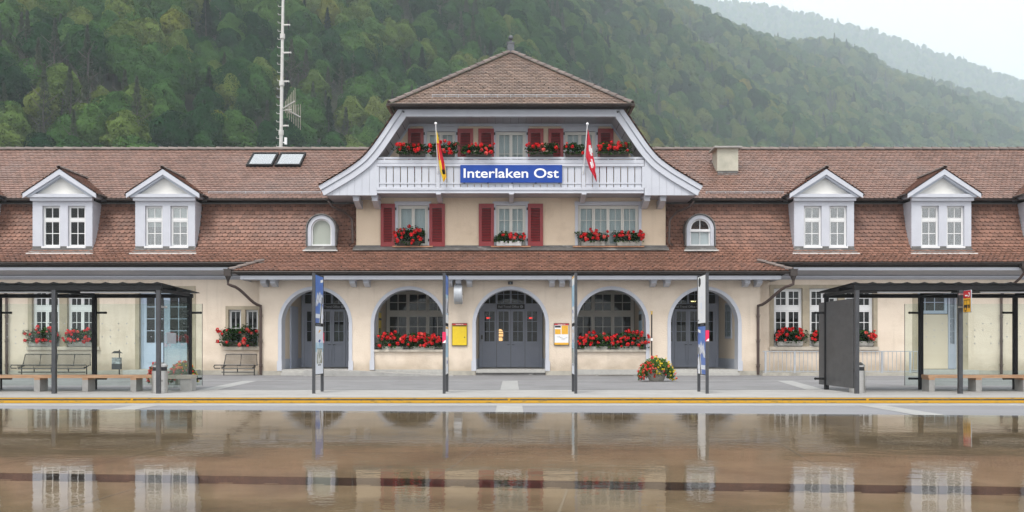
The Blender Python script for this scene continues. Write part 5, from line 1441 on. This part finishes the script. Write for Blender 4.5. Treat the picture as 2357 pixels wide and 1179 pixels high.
m.build('boom', MASTW, t)
m = MB()
for e in (e1, e2):
    for k in range(7): q = b0.lerp(e, .3 + .7 * k / 6); hh = .30 + .06 * k; m.tube([q + Vector((0, 0, -hh)), q + Vector((0, 0, hh))], .014, 5)
m.build('yagi_elements', WOODW, t)
z = Z(326, YY); m = MB(); m.box(ax(z) + .18, ax(z) + .30, -.06, .06, z - .15, z + .2); m.tube([(ax(z), 0, z - .05), (ax(z) + .2, 0, z - .05)], .03, 6); m.build('radio_box', SIGNW, t)
# ================================================================ ground
def sheet_obj(name, pts, z, mt, kind='structure'):
    m = MB(); m.add([(x, y, z) for x, y in pts], [tuple(range(len(pts)))]); return tag(m.build(name, mt), kind=kind)


rect = lambda x0, x1, y0, y1: [(x0, y0), (x1, y0), (x1, y1), (x0, y1)]
KY = -17.2; RZ = -.112
sheet_obj('ground', rect(-2690, 3590, -150, 4780), -.20, GROUNDM)
sheet_obj('road', rect(-120, 120, -120, KY), RZ, ROADM)
m = MB(); m.box(-60, 60, -13.1, 45, -.15, 0); tag(m.build('forecourt', ASPH), kind='structure')
m = MB(); m.box(-60, 60, KY + .30, -13.105, -.15, .002); tag(m.build('pavement', PAVE), kind='structure')
m = MB()
for i, (a, b) in enumerate(((-60, -8.15), (-8.14, -.07), (-.06, 7.62), (7.63, 15.3), (15.31, 60))): m.box(a, b, KY, KY + .299, -.15, .0025)
tag(m.build('kerb', KERBM), kind='structure')
m = MB(); m.box(-60, 60, KY - .003, KY + .085, .003, .006)
m.quad((-60, KY - .004, RZ + .010), (60, KY - .004, RZ + .010), (60, KY - .004, RZ + .066), (-60, KY - .004, RZ + .066)); m.quad((-60, KY - .0045, -.012), (60, KY - .0045, -.012), (60, KY - .003, .006), (-60, KY - .003, .006))
for u in (-8.15, -.065, 7.62): m.box(u - .025, u + .025, KY - .009, KY - .0045, RZ + .01, -.0)
tag(m.build('kerb_paint', KERBY), kind='structure')
m = MB(); m.box(-60, 60, KY - .85, KY - .02, RZ + .0, RZ + .006); tag(m.build('gutter_strip', STRIP), kind='structure')
m = MB(); m.box(-60, 60, -6.36, -6.22, 0, .006); m.add([(-60, -6.2, .0), (60, -6.2, 0), (60, -6.1, 0), (-60, -6.1, 0)], [])
for xa, xb, w in ((-8.4, -7.75, .24), (-.06, -.06, .24), (8.75, 7.75, .24)):
    m.add([(xb - w, -13.1, .0045), (xb + w, -13.1, .0045), (xa + w, -6.37, .0045), (xa - w, -6.37, .0045)], [(0, 1, 2, 3)])
for xa, w in ((-7.55, .26), (-.05, .26), (7.45, .26)):
    k = .12 if abs(xa) > 1 else 0
    m.add([(xa - w, -23.5, RZ + .005), (xa + w, -23.5, RZ + .005), (xa + w, KY - .86, RZ + .005), (xa - w, KY - .86, RZ + .005)], [(0, 1, 2, 3)])
tag(m.build('paving_strips', STRIP), kind='structure')
m = MB(); m.box(-60, 60, -13.10, -13.075, 0, .0045); tag(m.build('paving_joint', KERBM), kind='structure')
# strip of road painted along the kerb's far side of the carriageway is plain asphalt

# ---- raised reflecting pool, turned a few degrees
WZ = CZ - .485; PR = R(-6.0)
pool = thing('reflecting_pool', 'wide raised dark stone reflecting pool covered by a film of rippled water', 'pool', (0, -39 + 7.48, RZ), rz=PR)
PW, PD0, PD1 = 6.2, -6.15, 0.0; H = WZ - RZ
m = MB(); m.box(-PW, PW, PD0, -3.90, 0, H - .012); m.box(-PW, PW, -3.68, PD1 - .012, 0, H - .012); m.box(-PW, PW, -3.899, -3.681, 0, H - .0125, 1)
m.build('basin', [SLATE, SLOT], pool)
m = MB()
for u in (-4.4, -2.9, -1.4, .1, 1.6, 3.1, 4.6):
    m.box(u - .004, u + .004, -3.66, -.02, H - .0119, H - .0105); m.box(u + .5, u + .508, PD0 + .02, -3.92, H - .0119, H - .0105)
m.build('joint', SLOTL, pool)
m = MB(); i = -PW + .1
while i < PW: m.box(i, i + .05, -3.893, -3.875, H - .0124, H - .011); i += .17
tag(m.build('drain_slots', SLATE, pool), kind='stuff')
N = NT('water')
co = N.n('ShaderNodeTexCoord').outputs['Object']
w1 = N.n('ShaderNodeTexNoise', Vector=N.n('ShaderNodeMapping', Vector=co, Scale=(1.0, 1.1, 1)).outputs[0], Scale=14.0, Detail=3.0, Roughness=.55).outputs[0]
w2 = N.n('ShaderNodeTexNoise', Vector=N.n('ShaderNodeMapping', Vector=co, Scale=(1.0, 1.2, 1), Location=(3, 7, 0)).outputs[0], Scale=44.0, Detail=2.0).outputs[0]
pch = N.n('ShaderNodeTexNoise', Vector=N.n('ShaderNodeMapping', Vector=co, Scale=(.35, 1.2, 1)).outputs[0], Scale=1.3, Detail=2.0).outputs[0]
pm = N.n('ShaderNodeMapRange', Value=pch, i1=.42, i2=.66, i3=.25, i4=1.0).outputs[0]
w0 = N.n('ShaderNodeTexNoise', Vector=N.n('ShaderNodeMapping', Vector=co, Scale=(.8, 2.0, 1), Location=(9, 2, 0)).outputs[0], Scale=4.5, Detail=2.0).outputs[0]
hh0 = N.n('ShaderNodeMath', _operation='ADD', i0=N.n('ShaderNodeMath', _operation='MULTIPLY', i0=w1, i1=.8).outputs[0], i1=N.n('ShaderNodeMath', _operation='MULTIPLY', i0=w2, i1=.10).outputs[0]).outputs[0]
hh = N.n('ShaderNodeMath', _operation='MULTIPLY_ADD', i0=w0, i1=.35, i2=hh0).outputs[0]
bp = N.n('ShaderNodeBump', Strength=.036, Distance=.02, Height=N.n('ShaderNodeMath', _operation='MULTIPLY', i0=hh, i1=pm).outputs[0]).outputs[0]
fr = N.n('ShaderNodeFresnel', IOR=1.33, Normal=bp).outputs[0]
tr = N.n('ShaderNodeBsdfTransparent', Color=(.93, .90, .84)); gl = N.n('ShaderNodeBsdfGlossy', Roughness=.012, Normal=bp)
N.l(N.n('ShaderNodeMixShader', Fac=fr, i1=tr.outputs[0], i2=gl.outputs[0]).outputs[0], N.out.inputs[0])
WATER = N.m
m = MB(); nx, ny = 60, 30; m.quad((-PW + .004, PD0, H), (PW - .004, PD0, H), (PW - .004, PD1, H), (-PW + .004, PD1, H)); m.quad((-PW, PD1 + .0, H), (PW, PD1 + .0, H), (PW, PD1 + .001, 0.02), (-PW, PD1 + .001, 0.02))
m.build('water', WATER, pool)

# ================================================================ wooded mountain
def interp(tab, v):
    if v <= tab[0][0]: return tab[0][1]
    for (a, b), (c, d) in zip(tab, tab[1:]):
        if v <= c: return b + (d - b) * (v - a) / (c - a)
    return tab[-1][1]


AX = lambda px_: (px_ - 1178.5) / F
EA = [(AX(p), e - .010) for p, e in ((-900, .47), (900, .47), (1200, .44), (1460, .375), (1600, .325), (1700, .309), (1760, .300), (1850, .295), (1930, .2965), (1975, .288), (2050, .268), (2100, .2615), (2230, .2466), (2357, .233), (2700, .19), (3200, .14))]
DA = [(AX(p), e) for p, e in ((-900, 520), (500, 560), (1200, 850), (1600, 1500), (2357, 2300), (3200, 2500))]
D0 = [(AX(p), e) for p, e in ((-900, 128), (300, 135), (1200, 230), (1600, 380), (2000, 560), (2357, 680), (3200, 750))]
EB = [(AX(p), e) for p, e in ((900, .34), (1300, .345), (1500, .348), (1700, .338), (1800, .332), (1930, .318), (2000, .312), (2100, .296), (2200, .283), (2357, .258), (2600, .22), (3200, .15))]


def hillA(a, D):
    d0, dc, e = interp(D0, a), interp(DA, a), interp(EA, a); t = (D - d0) / (dc - d0)
    if t <= 0: return -.3
    nz = noise.noise(Vector((a * D / 70, D / 70, 0))) * 5 * min(1, t * 5) + noise.noise(Vector((a * D / 190, D / 190, 3))) * (12 + 26 * max(0, min(1, (D - 450) / 500))) * min(1, t * 4) * max(0, min(1, (1 - t) * 4) if t < 1 else 0)
    top = e * dc
    if t <= 1: return top * (1.2 * t - .2 * t * t) + nz
    return top * (1 - .9 * min(1.0, (t - 1) * 1.6)) + nz * .3


def hillB(a, D):
    e = interp(EB, a); dc = 3500; t = (D - 2450) / (dc - 2450)
    nz = noise.noise(Vector((a * D / 160, D / 160, 9))) * 22
    if t <= 1: return e * dc * (.12 + .88 * max(0, t) ** 1.1) + nz * min(1, t * 3) * min(1, (1 - t) * 5 + .25)
    return e * dc * (1 - .35 * (t - 1)) + nz * .25


def terrain(name, fn, a0, a1, na, d0, d1, nd, mt):
    m = MB(); vs = []
    for i in range(nd + 1):
        D = d0 + (d1 - d0) * i / nd
        for j in range(na + 1):
            a = a0 + (a1 - a0) * j / na; vs.append((a * D, D - CD, fn(a, D)))
    fs = [(i * (na + 1) + j, i * (na + 1) + j + 1, (i + 1) * (na + 1) + j + 1, (i + 1) * (na + 1) + j) for i in range(nd) for j in range(na)]
    m.add(vs, fs); return tag(m.build(name, mt, smooth=True), kind='structure')


terrain('hillside', hillA, -1.05, .72, 150, 120, 2450, 180, HILLM)
terrain('far_mountain', hillB, .08, .70, 80, 2500, 4800, 60, HILLM)

# ---- trees: crowns of many small leaf faces on a tapered trunk with limbs
KIND = {  # leaf colours
    'dark': leaf_mat('leaf_dark', (.008, .034, .012), (.017, .060, .017), (.032, .088, .022)),
    'mid': leaf_mat('leaf_mid', (.028, .078, .021), (.046, .108, .027), (.070, .138, .033)),
    'olive': leaf_mat('leaf_olive', (.078, .128, .032), (.108, .155, .038), (.138, .166, .043)),
    'yellow': leaf_mat('leaf_yellow', (.13, .155, .025), (.165, .17, .027), (.20, .175, .027)),
    'pale': leaf_mat('leaf_pale', (.075, .098, .06), (.09, .11, .07), (.105, .118, .078)),
    'spruce': leaf_mat('needle_spruce', (.014, .034, .016), (.02, .045, .02), (.028, .055, .026)),
}


def crown_mesh(kind, seed, n=4400):
    rd = random.Random(seed); m = MB(); H = 14.0; Rr = 4.6
    lobes = []
    if kind == 'spruce' or kind == 'pale':
        n = 3000 if kind == 'pale' else 4600
        for i in range(n):
            t = rd.random() ** .8; z = 2.5 + t * 13.5; rad = (1 - t) * (3.3 if kind == 'spruce' else 2.9) * (.75 + .25 * math.sin(z * 4.2)) + .15
            a = rd.uniform(0, 6.283); q = rd.uniform(.45, 1.0); p = Vector((math.cos(a) * rad * q, math.sin(a) * rad * q, z - q * rad * .25))
            d = Vector((math.cos(a), math.sin(a), -.35)).normalized(); s = rd.uniform(.16, .34) * (.8 if kind == 'pale' else 1); b = d.cross(Vector((rd.gauss(0, .4), rd.gauss(0, .4), 1))).normalized()
            m.add([p - d * s, p + b * s * .45, p + d * s, p - b * s * .45], [(0, 1, 2, 3)])
        return m
    for i in range(3600):                                  # closed leafy outer shell
        u = rd.uniform(-1, 1); th = rd.uniform(0, 6.283); q = math.sqrt(1 - u * u); v = Vector((q * math.cos(th), q * math.sin(th), u))
        k = 1 + .16 * math.sin(3 * th + seed) * q + .12 * math.sin(5 * u + 2 * th); p = Vector((v.x * Rr * .86 * k, v.y * Rr * .86 * k, 8.8 + v.z * 4.6 * k))
        nrm = (v + Vector((rd.gauss(0, .3), rd.gauss(0, .3), rd.gauss(0, .3) + .2))).normalized(); a = nrm.orthogonal().normalized(); b = nrm.cross(a); s = rd.uniform(.17, .33)
        m.add([p - a * s, p - b * s * .7, p + a * s, p + b * s * .7], [(0, 1, 2, 3)])
    for i in range(22):
        t = i / 21; a = i * 2.39996 + rd.uniform(-.4, .4); zz = 4.6 + t * 8.2; prof = math.sin(min(1, .18 + t * .95) * math.pi) ** .7
        rad = Rr * prof * rd.uniform(.62, .88); lobes.append((math.cos(a) * rad, math.sin(a) * rad, zz + rd.uniform(-.8, .8), rd.uniform(.9, 1.7)))
    
    for (x, y, z, r) in lobes[:18]:                       # big leaf-coloured faces added inside each lobe to block light
        for q in range(14):
            v = Vector((rd.gauss(0, 1), rd.gauss(0, 1), rd.gauss(0, 1))).normalized(); a = v.orthogonal().normalized() * r * .55; b = v.cross(a); p = Vector((x, y, z)) + v * r * .45
            m.add([p - a, p - b, p + a, p + b], [(0, 1, 2, 3)])
    lobes.append((0, 0, 12.6, 1.7)); lobes.append((0, 0, 8, 2.6))
    for i in range(n):
        x, y, z, r = rd.choice(lobes); v = Vector((rd.gauss(0, 1), rd.gauss(0, 1), rd.gauss(0, 1) + .35)).normalized()
        p = Vector((x, y, z)) + Vector((v.x, v.y, v.z * .8)) * r * rd.uniform(.72, 1.08)
        nrm = (v + Vector((rd.gauss(0, .28), rd.gauss(0, .28), rd.gauss(0, .28) + .2))).normalized(); a = nrm.orthogonal().normalized(); b = nrm.cross(a)
        th = rd.uniform(0, 6.28); a, b = a * math.cos(th) + b * math.sin(th), b * math.cos(th) - a * math.sin(th); s = rd.uniform(.17, .34)
        m.add([p - a * s, p - b * s * .7, p + a * s, p + b * s * .7], [(0, 1, 2, 3)])
    return m


def trunk_mesh(kind, seed):
    rd = random.Random(seed); m = MB(); hh = 12 if kind != 'spruce' else 15
    m.tube([(0, 0, -1.5), (.05, 0, 3), (rd.uniform(-.3, .3), rd.uniform(-.3, .3), 7), (rd.uniform(-.4, .4), rd.uniform(-.4, .4), hh)], [.34, .26, .18, .05], 6)
    if kind != 'spruce':
        for k in range(6):
            a = k * 2.4 + rd.random(); z = 4.2 + k * 1.1; L = rd.uniform(2.2, 3.6); m.tube([(0, 0, z), (math.cos(a) * L * .5, math.sin(a) * L * .5, z + 1.0), (math.cos(a) * L, math.sin(a) * L, z + 2.4)], [.13, .08, .03], 5, cap=False)
    return m


proto = {}
for kind, nv in (('dark', 2), ('mid', 3), ('olive', 2), ('yellow', 1), ('pale', 2), ('spruce', 1)):
    for v in range(nv):
        c = crown_mesh(kind, hash((len(kind), v, kind[0] == 'd')) % 999 + v * 17 + len(kind)); t = trunk_mesh(kind, v + 5)
        me = bpy.data.meshes.new('crown'); me.from_pydata(c.v, [], c.f); me.materials.append(KIND[kind])
        mt = bpy.data.meshes.new('trunk'); mt.from_pydata(t.v, [], t.f); mt.materials.append(BARK)
        proto[(kind, v)] = (me, mt)
NV = {'dark': 2, 'mid': 3, 'olive': 2, 'yellow': 1, 'pale': 2, 'spruce': 1}
rd = random.Random(42)
pts = []
D = 130.0
while D < 2380:
    sp = 6.1 * (1 + max(0, D - 230) / 1000)
    j = -1.0 * D
    while j < .62 * D:
        x = j + rd.uniform(-.42, .42) * sp; d = D + rd.uniform(-.42, .42) * sp; a = x / d; j += sp
        if d < interp(D0, a) + 4 or d > interp(DA, a) * 1.03: continue
        z = hillA(a, d); el = (z - CZ) / d
        if el < .135 or el > .40: continue
        # a small clearing with low growth at the lower left
        low = (1178.5 + a * F - 215) ** 2 / 95 ** 2 + (797 - el * F - 275) ** 2 / 40 ** 2 < 1
        if low and rd.random() < .75: continue
        cl = noise.noise(Vector((x / 45, d / 45, 5))) + rd.gauss(0, .35); f2 = noise.noise(Vector((x / 60, d / 60, 11)))
        r = rd.random()
        if f2 > .28 and r < .35: kind = 'pale'
        elif r < .022: kind = 'yellow'
        elif r < .09: kind = 'spruce'
        elif r < .13: kind = 'pale'
        else: cl = cl * (1 + .5 * max(0, min(1, a * 5))) + .10 + .14 * max(0, min(1, a * 5)); kind = 'dark' if cl < -.16 else ('mid' if cl < .42 else 'olive')
        s = rd.uniform(.72, 1.22) * .82 * (1 + max(0, d - 230) / 1100) * (.55 if low else 1)
        pts.append((d, x, z, s, kind, rd.uniform(0, 6.283), a, el))
    D += sp * .92
pts.sort()
vis = [p for p in pts if (p[7] + 13 * p[3] / p[0]) > .197 and abs(p[6]) < .52 and not (abs(1178.5 + p[6] * F - 1176) < 300 and p[7] + 13 * p[3] / p[0] < .235)]
near = vis[:300]; ns = set(id(p) for p in near); rest = [p for p in pts if id(p) not in ns]
WORDS = {'dark': 'dark green broadleaf tree', 'mid': 'mid green broadleaf tree', 'olive': 'light olive green broadleaf tree', 'yellow': 'yellow autumn broadleaf tree', 'pale': 'pale grey green thin tree', 'spruce': 'dark pointed spruce'}
first = {}
for p in near:
    d, x, z, s, kind, rz, a, el = p; q = 1178.5 + a * F
    where = 'at the left edge of the wooded slope' if q < 140 else 'on the wooded slope above the left dormers' if q < 480 else 'on the wooded slope around the white mast' if q < 800 else 'on the wooded slope beside the left flank of the gable' if q < 1176 else 'on the wooded slope beside the right flank of the gable' if q < 1640 else 'on the wooded slope above the chimney and right roof'
    lab = WORDS[kind] + ' ' + where
    v = rd.randrange(NV[kind]); me, mt = proto[(kind, v)]
    t = thing('spruce_tree' if kind == 'spruce' else 'broadleaf_tree', lab, 'tree', (x, d - CD, z), lab.replace(' tree', ' trees').replace('spruce', 'spruces'), rz); t.scale = (s, s, s * rd.uniform(.9, 1.15))
    for nm, g in (('crown', me), ('trunk', mt)):
        o = bpy.data.objects.new(nm, g); C.objects.link(o); o.parent = t
    first.setdefault((kind, v), o)
    first[(kind, v)] = next(ch for ch in t.children if ch.name.startswith('crown')) if first[(kind, v)] is o else first[(kind, v)]


def stuff_forest(name, plist, mult=1.0):
    """everything past the nearest 300: one object, crowns instanced on its points"""
    me = bpy.data.meshes.new(name); me.from_pydata([(p[1], p[0] - CD, p[2]) for p in plist], [], [])
    keys = list(first.keys()); idx = {}
    me.attributes.new('kind', 'INT', 'POINT'); me.attributes.new('size', 'FLOAT', 'POINT'); me.attributes.new('turn', 'FLOAT', 'POINT')
    ka, sa_, ra = (me.attributes[k] for k in ('kind', 'size', 'turn'))
    for i, p in enumerate(plist):
        opts = [k for k, q in enumerate(keys) if q[0] == p[4]] or [0]
        ka.data[i].value = rd.choice(opts); sa_.data[i].value = p[3] * mult; ra.data[i].value = p[5]
    o = bpy.data.objects.new(name, me); C.objects.link(o)
    g = bpy.data.node_groups.new(name, 'GeometryNodeTree'); g.interface.new_socket('Geometry', in_out='INPUT', socket_type='NodeSocketGeometry'); g.interface.new_socket('Geometry', in_out='OUTPUT', socket_type='NodeSocketGeometry')
    nd = g.nodes; gi = nd.new('NodeGroupInput'); go = nd.new('NodeGroupOutput'); jn = nd.new('GeometryNodeJoinGeometry')
    def attr(n, t):
        q = nd.new('GeometryNodeInputNamedAttribute'); q.data_type = t; q.inputs[0].default_value = n; return q.outputs[0]
    kd, sz, tn = attr('kind', 'INT'), attr('size', 'FLOAT'), attr('turn', 'FLOAT')
    cx = nd.new('ShaderNodeCombineXYZ'); g.links.new(tn, cx.inputs[2])
    for k, key in enumerate(keys):
        cmp = nd.new('FunctionNodeCompare'); cmp.data_type = 'INT'; cmp.operation = 'EQUAL'
        ins = [s for s in cmp.inputs if s.type == 'INT']; g.links.new(kd, ins[0]); ins[1].default_value = k
        oi = nd.new('GeometryNodeObjectInfo'); oi.inputs['Object'].default_value = first[key]; oi.inputs['As Instance'].default_value = True; oi.transform_space = 'ORIGINAL'
        ip = nd.new('GeometryNodeInstanceOnPoints'); g.links.new(gi.outputs[0], ip.inputs['Points']); g.links.new(cmp.outputs[0], ip.inputs['Selection']); g.links.new(oi.outputs['Geometry'], ip.inputs['Instance']); g.links.new(cx.outputs[0], ip.inputs['Rotation']); g.links.new(sz, ip.inputs['Scale'])
        g.links.new(ip.outputs[0], jn.inputs[0])
    g.links.new(jn.outputs[0], go.inputs[0])
    md = o.modifiers.new('trees', 'NODES'); md.node_group = g
    return tag(o, kind='stuff')


stuff_forest('forest', rest)
fb = []; D = 2500.0
while D < 3570:
    sp = 15.5; j = .12 * D
    while j < .64 * D:
        x = j + rd.uniform(-.45, .45) * sp; d = D + rd.uniform(-.45, .45) * sp; a = x / d; j += sp
        z = hillB(a, d); el = z / d
        if el < interp(EA, a) - .05 or el > .40: continue
        fb.append((d, x, z - 10, rd.uniform(1.2, 2.1), rd.choice(['dark', 'mid', 'mid', 'olive', 'olive', 'pale']), rd.uniform(0, 6.28), a, el))
    D += sp * .9
stuff_forest('far_forest', fb)
print('trees', len(pts), len(vis), len(fb), near[-1][0])

# ---- misty air
HZ = 1350.0
N = NT('haze_air'); v = N.n('ShaderNodeVolumePrincipled', Density=HAZE_D, Anisotropy=0.0); v.inputs['Color'].default_value = (*HAZE_C, 1)
N.l(v.outputs[0], N.out.inputs['Volume'])
m = MB(); m.box(-2700, 3600, -160, 4790, -1.3, HZ); hz = tag(m.build('haze', N.m), kind='stuff')

# ---- light
w = bpy.data.worlds.new('World'); sc.world = w; w.use_nodes = True; nt = w.node_tree; nt.nodes.clear()
out = nt.nodes.new('ShaderNodeOutputWorld'); bg = nt.nodes.new('ShaderNodeBackground'); sky = nt.nodes.new('ShaderNodeTexSky')
sky.sky_type = 'NISHITA'; sky.sun_disc = False; EL, AZm = R(60), R(200); sky.sun_elevation = EL; sky.sun_rotation = AZm; sky.dust_density = 4; sky.air_density = 1
hs = nt.nodes.new('ShaderNodeHueSaturation'); hs.inputs['Saturation'].default_value = .12; nt.links.new(sky.outputs[0], hs.inputs['Color'])
mx = nt.nodes.new('ShaderNodeMix'); mx.data_type = 'RGBA'; mx.inputs[0].default_value = .72; nt.links.new(hs.outputs[0], mx.inputs[6]); mx.inputs[7].default_value = (8.6, 8.7, 8.9, 1)
nt.links.new(mx.outputs[2], bg.inputs[0]); bg.inputs[1].default_value = SKY_S; nt.links.new(bg.outputs[0], out.inputs[0])
sl = bpy.data.lights.new('sun', 'SUN'); sl.energy = SUN_E; sl.angle = R(22); sl.color = (1, .965, .91); so = bpy.data.objects.new('sun', sl); C.objects.link(so)
dv = Vector((math.sin(AZm) * math.cos(EL), math.cos(AZm) * math.cos(EL), math.sin(EL))); so.rotation_euler = dv.to_track_quat('Z', 'Y').to_euler()
# ---- camera
cam = bpy.data.cameras.new('camera'); cam.sensor_width = 36; cam.lens = 36 * F / 2357; cam.shift_y = (797 - 589.5) / 2357; cam.clip_end = 9000; cam.clip_start = .05
co_ = bpy.data.objects.new('camera', cam); C.objects.link(co_); co_.location = (0, -CD, CZ); co_.rotation_euler = (R(90), 0, 0); sc.camera = co_
sc.view_settings.view_transform = 'Standard'; sc.view_settings.look = 'None'; sc.view_settings.exposure = EXPO; sc.view_settings.gamma = 1
sc.render.engine = 'CYCLES'; cy = sc.cycles; cy.max_bounces = 6; cy.diffuse_bounces = 3; cy.glossy_bounces = 4; cy.transparent_max_bounces = 12; cy.use_adaptive_sampling = False; cy.volume_bounces = 3; cy.transmission_bounces = 3; cy.sample_clamp_indirect = 3.0; cy.caustics_reflective = False; cy.caustics_refractive = False
